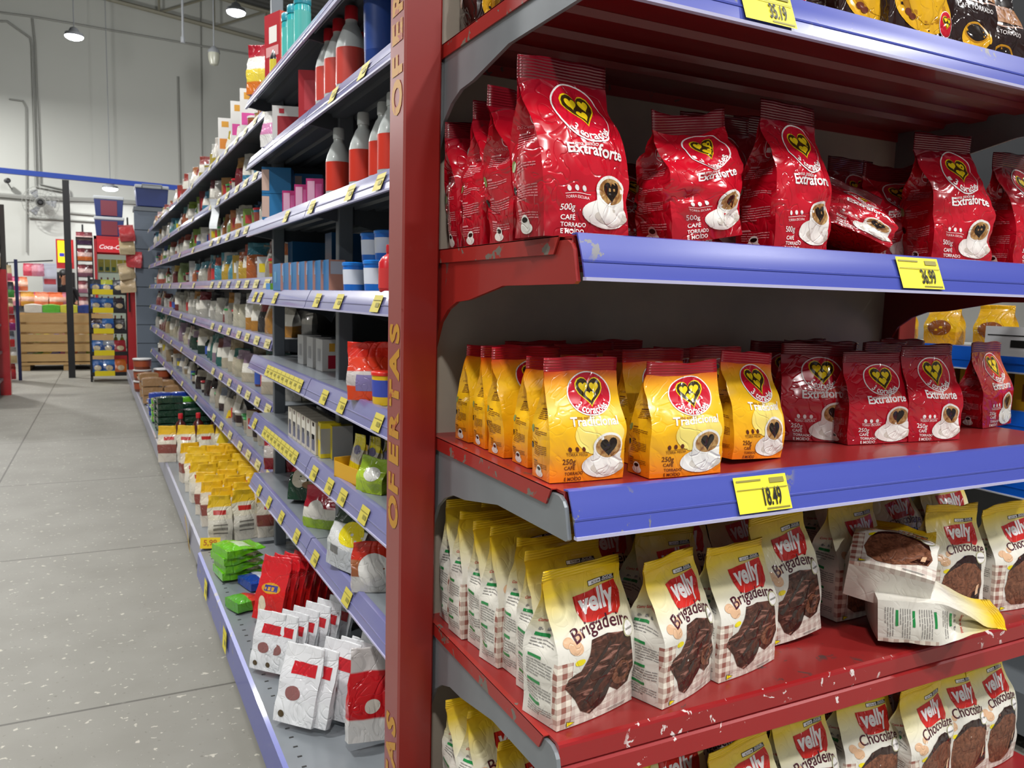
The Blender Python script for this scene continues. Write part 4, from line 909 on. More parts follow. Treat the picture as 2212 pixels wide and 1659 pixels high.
for i in range(3): put(g_pouch(.075, .025, .13, ('#e8d21c', '#c8c4b8', '#dccc20'), (('e', 0, .68, .3, .12, '#6b668a'),), 7), 'sachet', rx(Yt)+.05+.03*i, Yt+.05-.055*i, z+.006, (-6, 0, -84), 'yellow sachet in the display tray, '+nth(i+1)+' from the left', 'sachet', 'yellow sachets')
near(g_pouch(.10, .05, .10, ('#9db82a', '#a8c431', '#8fae2a'), (('e', .1, .6, .28, .2, '#e2e2da'),), 8), 'pouch', 812, .05, z, 'small lime green pouch on the sixth board next to the post', 'bag', rot=-60)
# ---- board 7 (lowest of the upper boards)
z = N[6]
for i, (px, d) in enumerate(((598, .12), (618, .15), (634, .18))): near(g_pouch(.12, .05, .17, ('#8a1420', '#c9c0b8', '#a01624'), None, 9+i), 'snack_pouch', px, d, z, 'dark red snack pouch with a pale window, '+nth(i+1)+' from the far end', 'bag', 'dark red pouches', rot=-20)
near(g_pouch(.15, .06, .17, ('#143a26', '#173f2a', '#b0202c'), (('e', -.2, .6, .22, .28, '#d6cdb8'), ('e', .1, .4, .2, .1, '#8a6a48')), 13), 'snack_pouch', 664, .10, z, 'dark green pouch with a red top lying back on the lowest upper board', 'bag', rot=(-14, 0, -35))
near(g_pouch(.13, .05, .15, ('#8fae2a', '#d9d6ca', '#a5182c', '#b03040'), (('e', -.1, .5, .25, .25, '#dcd8cf'),), 14), 'snack_pouch', 697, .07, z, 'green and red pouch leaning left of the grey post', 'bag', rot=-45)
near(g_pouch(.18, .08, .2, ('#b4b8bc', '#d8d9d8', '#2a3a2a'), (('e', .15, .62, .3, .2, '#e5d21c'), ('r', -.2, .3, .15, .06, '#5c5c5c')), 15), 'snack_pouch', 764, .04, z, 'large white pouch with a yellow patch in the middle of the lowest upper board', 'bag', rot=(-5, 0, -72))
near(g_pouch(.14, .06, .15, ('#1f5a2c', '#24552e', '#20492a'), (('e', -.15, .4, .3, .3, '#dcdcd6'),), 16), 'snack_pouch', 785, .12, z, 'green pouch with a coconut half picture in the lowest upper board', 'bag', rot=-25)
near(g_pouch(.13, .05, .14, ('#d6d4ce', '#9a5a34', '#c8301c'), (('e', 0, .5, .36, .36, '#e6e4de'),), 17), 'snack_pouch', 815, .05, z, 'white coconut pouch with a red corner next to the post', 'bag', rot=-20)

# ---- base deck goods, near part
z = DECK
def deckp(px, py, zz=0): return at(px, py, z=DECK+zz)
SG = 'white sachets with a red badge'
sach = g_pouch(.125, .022, .21, ('#dfe1e3', '#dcdde0', '#e4e5e7'), (('r', .08, .78, .3, .09, '#c81f2a'), ('e', -.1, .42, .2, .1, '#8a5a58'), ('e', -.28, .12, .08, .05, '#4a3a20')), 18)
for i, (px, py, h) in enumerate(((607, 1582, 1), (640, 1584, .98), (688, 1568, 1), (720, 1560, .97), (742, 1556, .95), (762, 1545, .95), (783, 1530, .93))):
    p = deckp(px, py); put(sach, 'sachet', p.x+.035, p.y, z+.012, (-16, 0, -48-2*i), 'white powder sachet with a red badge, front row, '+nth(i+1)+' from the aisle', 'sachet', SG, s=h)
for i, (px, py) in enumerate(((548, 1462), (575, 1468), (598, 1462), (622, 1452), (648, 1440), (672, 1432), (698, 1424))):
    p = deckp(px, py); put(sach, 'sachet', p.x+.035, p.y, z+.012, (-12, 0, -48-2*i), 'white powder sachet with a red badge, second row, '+nth(i+1)+' from the aisle', 'sachet', SG, s=.86)
redp = g_pouch(.14, .022, .25, ('#c8181a', '#cf1d1c', '#d4242a', '#cf2028'), (('e', -.22, .25, .14, .16, '#dccdb0'), ('e', 0, .55, .32, .09, '#d79a2c'), ('r', 0, .55, .22, .05, '#3b3f8c')), 19)
for i in range(7):
    p = deckp(577+i*20, 1350-i*6); put(redp, 'sachet', p.x, p.y, z+.012, (-16, 0, -52-2*i), 'red powder drink pouch standing on the base deck, '+nth(i+1)+' from the aisle', 'sachet', 'red pouches on the deck', s=.92-.01*i)
p = deckp(808, 1615); put(g_pouch(.15, .03, .24, ('#d8d6d2', '#c4161f', '#c81b24', '#cfc9c6'), (('e', -.1, .42, .14, .09, '#d5ccc0'),), 20), 'sachet', p.x, p.y, z+.012, (-10, 6, 0), 'red sachet with a white round picture beside the red post on the deck', 'sachet')
def lying(col, w, d, h, px, py, zz, rz, label, group=None, seed=21, badge=None, cat='pack'):
    p = deckp(px, py); return put(g_pouch(w, d, h, col, badge, seed), 'pack', p.x, p.y, DECK+zz+d*.72, (-90, 0, rz), label, cat, group)
for i in range(4): lying(('#6fc41a', '#74c91d', '#62b417'), .15, .03, .17, 470+(i % 2)*5, 1250+2*i, .005+i*.034, -82+3*i, 'bright green flat pack, '+('bottom', 'second', 'third', 'top')[i]+' of the stack of four', 'green packs near', 22, (('r', .0, .6, .3, .18, '#cfe6c0'),) if i == 3 else None)
lying(('#1c3f9c', '#d6dcea', '#b9c3dd'), .13, .03, .17, 528, 1272, .0, -75, 'blue and white pack lying right of the green stack', seed=23)
lying(('#5aa832', '#c8321e', '#dad0c0'), .10, .035, .17, 500, 1322, .0, -70, 'small green and red pack lying near the edge of the deck', seed=24)
# mass of upright cake mix pouches, standing in rows
cm = g_pouch(.105, .055, .225, ('#dcd5c6', '#e2dccd', '#e4dcc4', '#efc42c'), (('r', 0, .70, .26, .05, '#c0342c'), ('r', 0, .42, .3, .012, '#777067'), ('r', 0, .32, .3, .03, '#8c867c'), ('r', 0, .22, .3, .012, '#777067')), 25)
cm2 = g_pouch(.105, .055, .225, ('#d8cfc0', '#8a4a40', '#e0d6c2', '#f0bd22'), (('r', .1, .72, .26, .05, '#c0342c'),), 26)
n = 0; rndg = random.Random(4)
p0, p1 = deckp(470, 1172), deckp(592, 1180)
for row in range(11):
    Y = 3.98+row*.135
    for c in range(4):
        n += 1; dx = .02+c*.112+(.03 if row % 2 else 0)
        zz = 0
        put(cm if rndg.random() < .75 else cm2, 'cake_mix_pouch', rx(Y, True)-.30+dx+.03, Y+rndg.uniform(-.02, .02), z+zz, rndg.uniform(-14, 14), 'yellow-topped cake mix pouch on the base deck, row '+nth(row+1)+', '+nth(c+1)+' from the aisle', 'bag', 'cake mix pouches on the base deck', s=rndg.uniform(.98, 1.1))
for c in range(5):
    Y = 6.0-c*.02; put(cm2 if c == 0 else cm, 'cake_mix_pouch', rx(Y, True)-.33+c*.125, Y, z, rndg.uniform(-12, 12), 'yellow-topped cake mix pouch in the separate short row, '+nth(c+1)+' from the aisle', 'bag', 'cake mix pouches in the short row', s=1.12)
for c in range(4):
    Y = 6.45; put(g_bottle(.045, .27, '#4a1712', '#c8202a', None, 1), 'bottle', rx(Y, True)-.20+c*.125, Y, z, 0, 'dark brown sauce bottle with a red cap, '+nth(c+1)+' from the aisle', 'bottle', 'red-capped dark bottles')
n = 0
for Y, cols, ww, layers in ((6.95, ('#173b28', '#1c4630', '#163824'), 3, 6), (7.35, ('#16382a', '#1c4630', '#caa24a'), 3, 5), (7.75, ('#6cbc2c', '#cfe0c0', '#5aa524'), 3, 4), (8.15, ('#1c3fae', '#d8dfe6', '#2148b8'), 3, 4)):
    for c in range(ww):
        for l in range(layers if c == 0 else 4):
            n += 1; nm = {6.95: 'dark green', 7.35: 'dark green and gold', 7.75: 'light green', 8.15: 'blue and white'}[Y]
            put(g_pouch(.19, .04, .26, cols, None, 27), 'pack', rx(Y, True)-.23+c*.2, Y, z+.038+l*.054, (-90, 0, rndg.uniform(-5, 5)), nm+' flat pack, '+nth(c+1)+' stack from the aisle, '+nth(l+1)+' layer up', 'pack', nm+' packs')
for c in range(3):
    for l in range(3 if c == 0 else 2):
        for q in range(2):
            Y = 9.0+q*.55; put(g_pouch(.19, .07, .34, ('#a9835a', '#c2a27a', '#94704a'), None, 28), 'pack', rx(Y, True)-.24+c*.205, Y, z+.058+l*.09, (-90, 0, rndg.uniform(-6, 6)), 'brown bread pack, '+('nearer', 'farther')[q]+' pile, '+nth(c+1)+' from the aisle, '+nth(l+1)+' layer up', 'pack', 'brown bread packs')
for c in range(3):
    for l in range(3 if c == 0 else 2):
        Y = 10.3+.1*c; put(g_tub(.105, .135, '#7a3a26', '#e6e6e4', '#a9502e'), 'bucket', rx(Y, True)-.27+c*.225, Y, z+l*.131, 0, 'brown sweet tub with a white lid, '+nth(c+1)+' column from the aisle, '+nth(l+1)+' layer up', 'tub', 'white-lidded tubs', s=.95)
put(g_bottle(.03, .1, '#3a6fd0', '#d8dce4', None, 1), 'bottle', rx(6.2, True)-.32, 6.25, z, 0, 'tiny blue pack at the deck edge left of the dark bottles', 'bottle')

# ---- goods on the far part, board by board
PAL = {0: ['#d8742c', '#e8e0d8', '#e3c21c', '#dcdcd8', '#c83a30', '#e5b0b8', '#2f6fc0', '#d8a040', '#ead9c8'],
       1: ['#2a9ad0', '#8a1c28', '#d6d0c4', '#9ac02a', '#c9603a', '#4aa0a8', '#e4e0d8', '#7a4a80', '#cf8a3a'],
       2: ['#1f86c8', '#e0782a', '#d0c8b8', '#8ab82a', '#e2ddd2', '#b8402c', '#d8cfc0', '#6fae4a', '#3a66b8'],
       3: ['#e0641c', '#e9b41c', '#3aa6c8', '#dcdfe6', '#7a1c1c', '#c9c4b4', '#8fae60', '#d8503a', '#b0a890'],
       4: ['#e8901c', '#ddd6b8', '#cfcabf', '#c8c4b8', '#b7b0a0', '#8a2a2a', '#d8d4cc', '#3a3438', '#a82a30'],
       5: ['#ddd3c0', '#d8c8a8', '#1f7a70', '#14402c', '#a07a9c', '#c9bd9c', '#b89a68', '#8a3a34', '#c8c4bc'],
       6: ['#c9702a', '#d6ccb8', '#3a1214', '#2a0e12', '#d8cfc0', '#7a86a0', '#a98a60', '#c4b49c', '#b8a88c']}
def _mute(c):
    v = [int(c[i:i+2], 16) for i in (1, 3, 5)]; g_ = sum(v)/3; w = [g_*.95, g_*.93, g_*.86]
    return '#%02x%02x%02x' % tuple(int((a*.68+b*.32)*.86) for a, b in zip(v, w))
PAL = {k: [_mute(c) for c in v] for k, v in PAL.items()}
BN = ['top', 'second', 'third', 'fourth', 'fifth', 'sixth', 'seventh']
rg = random.Random(11)
for si in range(7):
    Y = 4.06; i = 0; pal = PAL[si]; z = FAR[si]
    while Y < 12.9:
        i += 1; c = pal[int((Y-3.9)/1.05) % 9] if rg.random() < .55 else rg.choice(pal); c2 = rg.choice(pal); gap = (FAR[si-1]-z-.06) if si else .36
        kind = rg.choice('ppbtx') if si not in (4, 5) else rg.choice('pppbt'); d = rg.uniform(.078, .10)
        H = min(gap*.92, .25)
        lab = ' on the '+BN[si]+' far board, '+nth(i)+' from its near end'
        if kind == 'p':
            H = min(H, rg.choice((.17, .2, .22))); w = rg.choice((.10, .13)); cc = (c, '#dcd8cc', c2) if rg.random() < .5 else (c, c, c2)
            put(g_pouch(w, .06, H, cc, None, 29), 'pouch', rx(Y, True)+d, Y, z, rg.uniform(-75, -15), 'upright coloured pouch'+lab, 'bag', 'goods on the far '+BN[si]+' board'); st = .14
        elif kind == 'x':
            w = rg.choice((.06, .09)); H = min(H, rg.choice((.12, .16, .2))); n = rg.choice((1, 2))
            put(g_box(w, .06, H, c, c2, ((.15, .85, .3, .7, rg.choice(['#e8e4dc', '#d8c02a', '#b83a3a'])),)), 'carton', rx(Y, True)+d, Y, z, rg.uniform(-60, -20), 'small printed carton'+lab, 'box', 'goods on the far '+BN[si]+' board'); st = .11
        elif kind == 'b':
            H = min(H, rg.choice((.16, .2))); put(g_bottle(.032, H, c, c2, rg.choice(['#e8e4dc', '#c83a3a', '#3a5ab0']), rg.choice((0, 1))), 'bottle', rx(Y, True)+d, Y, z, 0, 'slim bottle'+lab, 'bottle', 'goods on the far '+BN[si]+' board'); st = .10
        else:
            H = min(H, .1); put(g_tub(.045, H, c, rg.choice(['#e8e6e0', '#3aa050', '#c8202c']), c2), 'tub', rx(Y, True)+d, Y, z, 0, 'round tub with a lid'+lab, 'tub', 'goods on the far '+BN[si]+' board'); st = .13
        Y += st*(1.15 if Y < 6.5 else 1.9 if Y < 9 else 2.6)
# second row on the near bay of the far boards
for si in range(7):
    z = FAR[si]; gap = (FAR[si-1]-z-.06) if si else .36
    for i in range(7):
        Y = 4.05+i*.18; c = rg.choice(PAL[si]); c2 = rg.choice(PAL[si]); H = min(gap*.9, .2)
        put(g_pouch(.12, .06, H, (c, '#cfc9bc', c2), None, 31), 'pouch', rx(Y, True)+.17, Y, z, rg.uniform(-60, -10), 'second-row pouch on the '+BN[si]+' far board, '+nth(i+1)+' from the near end', 'bag', 'second row goods on the far '+BN[si]+' board')
# the white cartons that stand on the far top board
for i, (px, c) in enumerate(((492, '#e08a2c'), (520, '#d94a9c'), (541, '#d94a9c'))):
    near(g_box(.09, .06, .27, '#e4e2de', '#d4d2ce', ((.1, .9, .25, .5, c), (.25, .75, .78, .92, '#d89a2c'))), 'carton', px, .06, FAR[0], ('white carton with an orange panel', 'left white carton with a pink panel', 'right white carton with a pink panel')[i]+' on the top board of the far shelving', 'box', 'tall white cartons', rot=-15, far=True)

# yellow promotion strips on the deck edge and a curled paper on the far boards
PROMO = mat('promo_yellow', '#e9c91c', .45)
for i, (a, b, w_, lab) in enumerate((((352, 945), (362, 1050), .05, 'yellow promotion strip hanging over the deck edge, the farther one'), ((420, 1115), (440, 1235), .07, 'yellow promotion strip hanging over the deck edge, the nearer one'))):
    Yc = at(*a, x=rx(4, True)-.35).y; A = at(*a, x=.34); B = at(*b, x=.34)
    D = Dec(); D.rect(-w_/2, w_/2, 0, .20, 0, 0); D.text('OFERTA', 0, .1, 1, 1, width=.17, bold=.02, rot=-PI/2); D.rect(-w_*.4, w_*.4, .02, .05, 1, 1)
    flatprint('promotion_strip', D, [PROMO, mat('promo_red', '#b8641c', .5)], lambda x, z, la: (-.0004*la-.02*math.sin(z*9), x, z), None, label=lab, cat='strip').location = ((rx(4.3, True)-.372, 7.0, .10) if i == 0 else (rx(4.3, True)-.352, 4.35, .09))
D = Dec(); D.rect(-.045, .045, 0, .05, 0, 0); D.text('5,99', 0, .015, 1, 1, width=.06, bold=.02)
o = flatprint('promotion_card', D, [PROMO, mat('promo_red', '#b8641c', .5)], lambda x, z, la: (x, -.0005*la, z), None, label='small yellow promotion card on the front corner of the base deck', cat='card'); o.location = (rx(3.9)-.20, 3.86, DECK); o.rotation_euler = (-.3, 0, -.3)
D = Dec(); D.rect(-.035, .035, 0, .24, 0, 0); D.rect(-.02, .02, .12, .2, 1, 1)
o = flatprint('promotion_card', D, [PROMO, mat('promo_red', '#b8641c', .5)], lambda x, z, la: (x, -.0006*la+.1*z, z), None, label='tall yellow promotion card leaning among the cake mix pouches', cat='card'); pq = at(478, 960, y=5.75); o.location = (pq.x, 5.75, pq.z); o.rotation_euler = (0, .35, -.2)
mb = MB(); P_ = [(0, .02*math.sin(k*.5)-.01*k*.1, -.02*k) for k in range(11)]
vs = []
for k, p in enumerate(P_): vs += [(-.028+.003*k, p[1]-.03*(k/10)**2, p[2]), (.028+.003*k, p[1]-.03*(k/10)**2, p[2]), (.028+.003*k, p[1]-.03*(k/10)**2+.0012, p[2]), (-.028+.003*k, p[1]-.03*(k/10)**2+.0012, p[2])]
mb.add(vs, [(0, 1, 2, 3), (43, 42, 41, 40)]+[(k*4+i, k*4+(i+1) % 4, k*4+4+(i+1) % 4, k*4+4+i) for k in range(10) for i in range(4)])
Yp = Yat(472, 0, True, 450); o = mb.obj('paper_strip', mat('white_paper', '#dfe3e6', .6), label='curled white paper strip hanging from the second far board', cat='paper'); o.location = (rx(Yp, True)-.035, Yp, FAR[1]-.0); o.rotation_euler = (0, 0, -.6)

# ================================================================ the far end of the aisle
def bx(name, x0, x1, y0, y1, z0, z1, m, parent=None, bevel=0, **k):
    return MB().box(x0, x1, y0, y1, z0, z1).obj(name, m, parent, bevel=bevel, **k)
BLUEP = mat('blue_painted_beam', '#1f46a8', .45); DKBLUE = mat('dark_blue_steel', '#1c2350', .45); WIREB = mat('black_wire', '#15161a', .4)
PINE = mat('pine_board', lambda g: g.mix(g.noise(8, 4, 1.5, vec=g.n('Mapping', {'Vector': g.obj(), 'Scale': (.6, 6, 12)}).outputs[0]), '#c9a873', '#a98350'), .6)
# blue beam on black post
t = empty('overhead_beam', (0, 14.6, 0), label='blue overhead beam on a black steel post behind the aisle', cat='beam')
A, B = at(-60, 362, y=14.6), at(345, 404, y=14.6)
mb = MB(); mb.tube([(A.x, 0, A.z), (B.x+1.5, 0, B.z-.02)], .055, 4); mb.obj('cross_beam', BLUEP, t)
mb = MB(); mb.box(-.615, -.52, -.045, .045, 0, 3.12); mb.obj('support_post', BLACK, t)
# pallet crate
cx0, cx1, cy, cd_ = -1.40, .05, 15.9, 1.0
crate = empty('pallet_crate', ((cx0+cx1)/2, cy, 0), label='large pine slatted crate full of loose packs in front of the checkout', cat='crate'); hw = (cx1-cx0)/2
for k in range(5):
    z0 = .16+k*.17
    for nm, a in (('front', (-hw, hw, 0, .025)), ('back', (-hw, hw, cd_-.025, cd_)), ('l', (-hw, -hw+.025, .03, cd_-.03)), ('r', (hw-.025, hw, .03, cd_-.03))):
        mb = MB(); mb.box(*a, z0, z0+.13); mb.obj('slat', PINE, crate)
for sx in (-1, 0, 1):
    bx('corner_post', sx*(hw-.07)-.04, sx*(hw-.07)+.04, .03, .08, 0, 1.0, PINE, crate)
bx('pallet_base', -hw, hw, 0, cd_, .10, .14, PINE, crate)
for sx in (-1, 0, 1): bx('pallet_foot', sx*(hw-.08)-.07, sx*(hw-.08)+.07, .02, cd_-.02, 0, .10, PINE, crate)
rq = random.Random(8); CP = ['#e6e2d8', '#4fb53a', '#e8d21c', '#3a4fc0', '#d23a9a', '#d9662a', '#e2dccf', '#8ac43a', '#c83030', '#e9e7e0']
for i in range(40):
    L = 0 if i < 20 else 1
    put(g_pouch(.13, .10, .30, (CP[i % 10], CP[(i*3+1) % 10]), None, 32+i % 3), 'pack', cx0+.12+(i % 10)*.135, cy+.10+.42*((i//10) % 2), .24+.30*L, (-90, 0, rq.uniform(-6, 6)), 'loose coloured pack seen between the crate slats, '+nth(i % 10+1)+' from the left, '+nth(i//10+1)+' heap', 'pack', 'packs in the pallet crate')
for i, (px, c) in enumerate(((105, '#e6e4da'), (124, '#62c43a'), (135, '#e0df4a'), (147, '#2f4a9c'), (158, '#e8e6e0'))):
    p = at(px, 676, y=16.1); put(g_pouch(.26, .12, .3, (c, '#dfe2d4'), None, 35), 'pack', cx0+.22+.27*i, 16.05, 1.065, (-88, 0, 0), 'large pack on top of the crate, '+nth(i+1)+' from the left', 'pack', 'packs on top of the crate')
# black snack rack with yellow tags
rx0, rx1, ry = -.29, .26, 13.85
rack = empty('wire_snack_rack', (rx0, ry, 0), label='black wire snack rack with yellow tags holding blue snack packs', cat='rack'); rw = rx1-rx0
for x in (0, rw-.03):
    for y in (0, .32): mb = MB(); mb.box(x, x+.03, y, y+.03, 0, 1.63); mb.obj('upright', WIREB, rack)
for k, zz in enumerate((.10, .42, .76, 1.08, 1.36)):
    mb = MB(); mb.box(0, rw, 0, .35, zz-.012, zz); mb.box(0, rw, -.004, .004, zz, zz+.05)
    s = mb.obj('tier', WIREB, rack); bx('price_strip', .06, .34, -.012, -.005, zz-.01, zz+.07, mat('yellow_tag_plastic', '#e8d40c', .4), s)
for k, zz in enumerate((.10, .42, .76, 1.08, 1.36)):
    for i in range(3):
        c = (('#2a6fc0', '#3a86d8', '#e0762a'), ('#2f6fb8', '#9aa4b0', '#b0303a'), ('#3a1a18', '#2a7ad0', '#1c1c20'), ('#3a6fc0', '#2a78c8', '#3a4048'), ('#3a3f45', '#b8c02a', '#44484e'))[k][i]
        put(g_pouch(.16, .07, .22 if k else .24, (c, '#1d4f98' if i != 2 else c, c), (('e', 0, .5, .3, .2, '#d8c8a0'),), 36+i), 'snack_pack', rx0+.10+i*.16, ry+.10, zz, rq.uniform(-12, 12), 'snack pack on the wire rack, '+nth(5-k)+' tier from the top, '+nth(i+1)+' from the left', 'bag', 'snack packs on the wire rack')
for i in range(4): put(g_pouch(.13, .07, .2, ('#d8d4d0', '#7a1c22', '#5a1418'), None, 39), 'snack_pack', rx0+.06+i*.14, ry+.2, 1.64 if False else 1.37, 10*i, 'dark red and white pack at the back of the top rack tier, '+nth(i+1), 'bag', 'red packs on the wire rack')
# second rack with pink snacks
tx0, tx1, ty = -.53, -.25, 16.96
r2 = empty('wire_snack_rack', (tx0, ty, 0), label='tall dark wire rack of pink and brown sweets left of the red cooler', cat='rack')
for x in (0, tx1-tx0-.02):
    for y in (0, .25): mb = MB(); mb.box(x, x+.02, y, y+.02, 0, 2.38); mb.obj('upright', WIREB, r2)
for k in range(7):
    bx('tier', 0, tx1-tx0, 0, .27, .45+k*.30-.01, .45+k*.30, WIREB, r2)
    for i in range(2): put(g_pouch(.14, .06, .23, ((['#b06a78', '#8a3a40', '#c8602a', '#a86a80', '#7a4a5a', '#d06a2a', '#5a3a60'])[k], '#caa6a0', (['#8a2f3a', '#6a2a30'])[i]), None, 41), 'sweet_pack', tx0+.075+i*.13, ty+.1, .45+k*.30, 0, 'pink and brown sweet pack on the tall rack, '+nth(7-k)+' tier down, '+('left', 'right')[i], 'bag', 'sweet packs on the tall rack')
mb = MB(); mb.box(.10, .13, .1, .13, 2.36, 2.62); mb.box(0, tx1-tx0, 0, .27, 2.36, 2.38); mb.obj('top_frame', WIREB, r2)
# drinks cooler
fx0, fx1, fy = -.235, .42, 17.0
fr = empty('drinks_cooler', (fx0, fy, 0), label='tall red drinks cooler with a glass door and white script lettering on top', cat='cooler'); fw = fx1-fx0
REDF = mat('red_cooler_paint', '#b51f26', .35, coat=.3)
mb = MB(); mb.box(0, .045, 0, .6, 0, 2.42); mb.box(fw-.045, fw, 0, .6, 0, 2.42); mb.box(0, fw, 0, .6, 2.36, 2.42); mb.box(0, fw, 0, .6, 0, .2); mb.box(0, fw, .58, .6, 0, 2.4); mb.obj('cabinet', REDF, fr)
hd = MB(); hd.box(.05, fw-.05, -.01, .02, 2.12, 2.36); h = hd.obj('header_sign', mat('cooler_header', '#b81c24', .4, emit=.35), fr)
D = Dec(); D.text('Coca-Cola', fw/2, 2.185, 0, 1, width=fw*.72, bold=.01, shear=.35); flatprint('lettering', D, [mat('cooler_letter', '#e9dfe0', .4, emit=.5)], lambda x, z, la: (x, -.012, z), h)
bx('door_glass', .05, fw-.05, .0, .006, .25, 2.08, mat('cooler_glass', '#cfd8d8', .08, alpha=1.), fr)
bx('cooler_lining', .05, fw-.05, .5, .51, .22, 2.1, mat('cooler_lining', '#c4c9b8', .5, emit=.7), fr)
for k in range(5):
    bx('wire_shelf', .05, fw-.05, .06, .5, .30+k*.36, .31+k*.36, mat('cooler_wire', '#c8c8c0', .4), fr)
    for i in range(5):
        c = ['#c9c51c', '#b52a22', '#3a2a18', '#2a9a4a', '#d8c41c'][k]
        put(g_box(.1, .1, .24, '#e3c81c', '#d8bc14', ((.2, .8, .1, .4, '#3a6a3a'),)) if k == 4 else g_bottle(.036, .26, c, '#c02020', '#d8d4c0', 1), 'carton' if k == 4 else 'drink_bottle', fx0+.11+i*.108, fy+.14, .312+k*.36, 0, ('yellow drink carton' if k == 4 else 'drink bottle')+' in the red cooler, '+nth(5-k)+' shelf down, '+nth(i+1)+' from the left', 'bottle' if k < 4 else 'box', 'drinks in the cooler')
# insulated boxes on the cooler
def icebox(x, y, z, w, d, h, c, side, label):
    t = empty('insulated_box', (x, y, z), label=label, cat='cool box', group='cool boxes')
    mb = MB(); mb.prism([(-w/2*.9, 0), (w/2*.9, 0), (w/2, h*.84), (-w/2, h*.84)], 0, d, 'y'); mb.obj('box_body', mat('coolbox_'+c, '#'+c, .4), t, bevel=.01)
    mb = MB(); mb.box(-w/2*1.03, w/2*1.03, -.01, d+.01, h*.84, h); mb.obj('lid', mat('coolbox_lid', '#b7bcc0', .4), t, bevel=.012)
    mb = MB(); mb.box(-w/2*.55, w/2*.55, -.012, .0, h*.05, h*.78) if side else mb.tube([(-w*.3, -.01, h*.86), (-w*.3, -.03, h*1.0), (w*.3, -.03, h*1.0), (w*.3, -.01, h*.86)], .012, 6)
    mb.obj('front_panel' if side else 'handle', mat('coolbox_'+side, '#'+side, .4) if side else SHADE, t); return t
icebox(fx0+.27, fy+.1, 2.43, .50, .4, .36, '23336e', '7a2c38', 'lower of two blue and red cool boxes stacked on the drinks cooler')
icebox(fx0+.27, fy+.1, 2.795, .50, .4, .38, '23336e', '7a3442', 'upper of two blue and red cool boxes stacked on the drinks cooler')
# slatted board, red uprights
sb = empty('slatted_board', (.36, 13.4, 0), label='grey slatted end board closing the far shelving', cat='board')
for k in range(9):
    bx('slat', .0, .62, 0, .02, .06+k*.285, .06+k*.285+.275, GREYSLAT, sb)
bx('board_backing', .0, .62, .02, .04, .0, 2.66, mat('dark_groove', '#3d434b', .6), sb)
bx('top_cap', .0, .62, -.02, .06, 2.62, 2.68, GREYP, sb)
mb = MB(); mb.box(.24, .355, 13.5, 13.56, 0, 2.0); mb.obj('red_upright', REDF, label='red end upright between the snack rack and the slatted board', cat='post')
icebox(.62, 13.46, 2.70, .46, .5, .32, '22346f', '', 'dark blue cool box with a pale lid on top of the slatted board') .location.y = 13.5
bx('box_support', .36, .98, 13.44, 14.05, 2.64, 2.685, GREYP, sb).location = (-.36, -13.4, 0)
# hanging cloth bundle
rb = random.Random(3)
for k in range(5):
    c = ['#b5393c', '#c8b48c', '#b83a40', '#cdb892', '#c9b08a', '#d8d4c8'][k]
    put(g_pouch(.2 if k < 5 else .12, .08, .24, (c, c), None, 44), 'hanging_pack', .27-.01*(k % 2)+(.08 if k == 2 else 0), 13.36, 2.14-.19*k, (0, rb.uniform(-12, 12), rb.uniform(-20, 20)), 'beige and red pack on the hanging strip, '+nth(k+1)+' from the top', 'bag', 'hanging strip of packs')
mb = MB(); mb.tube([(.27, 13.40, 1.1), (.27, 13.40, 2.5)], .012, 6); mb.tube([(.27, 13.40, 2.5), (.27, 13.52, 2.5), (.30, 13.53, 1.98)], .012, 6); mb.obj('hanging_strip', WIREB, label='thin strip that carries the beige and red packs', cat='strip')
# lit sign and wall things
q = at(120, 516, y=18.75); r_ = at(160, 568, y=18.75)
sg = empty('lit_drinks_unit', (q.x, 18.75, 0), label='small drinks unit with a lit yellow and red sign behind the black post', cat='display unit'); w_ = r_.x-q.x
bx('unit_body', 0, w_, .02, .5, 0, 1.75, BLACK, sg); bx('sign_box', 0, w_, 0, .1, r_.z-.12, q.z, REDF, sg)
bx('sign_panel_left', .03, w_*.5, -.01, 0, r_.z, q.z-.03, mat('lit_yellow', '#f2d818', .4, emit=.9), sg); bx('sign_panel_right', w_*.5, w_-.03, -.01, 0, r_.z, q.z-.03, mat('lit_red', '#e23a34', .4, emit=.8), sg)
bx('sign_stripe', .06, w_*.46, -.014, -.01, r_.z+.12, r_.z+.19, mat('lit_blue', '#3a35a8', .4, emit=.5), sg)
# fan
p = at(88, 438, y=19.2)
fan = empty('wall_fan', p, label='grey wire wall fan above the checkout on the back wall', cat='fan')
mb = MB()
for rr in (.10, .18, .26, .33): mb.tube([(rr*math.cos(a), -.02-.08*(1-(rr/.33)**2), rr*math.sin(a)) for a in [2*PI*i/28 for i in range(29)]], .006, 4)
for i in range(24): a = 2*PI*i/24; mb.tube([(.06*math.cos(a), -.10, .06*math.sin(a)), (.22*math.cos(a), -.08, .22*math.sin(a)), (.33*math.cos(a), -.02, .33*math.sin(a))], .004, 4)
mb.obj('wire_guard', PIPEM, fan)
for i in range(3): 
    a = 2*PI*i/3; mb = MB(); mb.add([(.05*math.cos(a), -.03, .05*math.sin(a)), (.28*math.cos(a-.35), -.045, .28*math.sin(a-.35)), (.29*math.cos(a+.2), -.02, .29*math.sin(a+.2)), (.05*math.cos(a+.9), -.02, .05*math.sin(a+.9)), (.05*math.cos(a), -.025, .05*math.sin(a)), (.28*math.cos(a-.35), -.04, .28*math.sin(a-.35)), (.29*math.cos(a+.2), -.015, .29*math.sin(a+.2)), (.05*math.cos(a+.9), -.015, .05*math.sin(a+.9))], [(0, 1, 2, 3), (7, 6, 5, 4), (0, 4, 5, 1), (1, 5, 6, 2), (2, 6, 7, 3), (3, 7, 4, 0)]); mb.obj('blade', SHADE, fan)
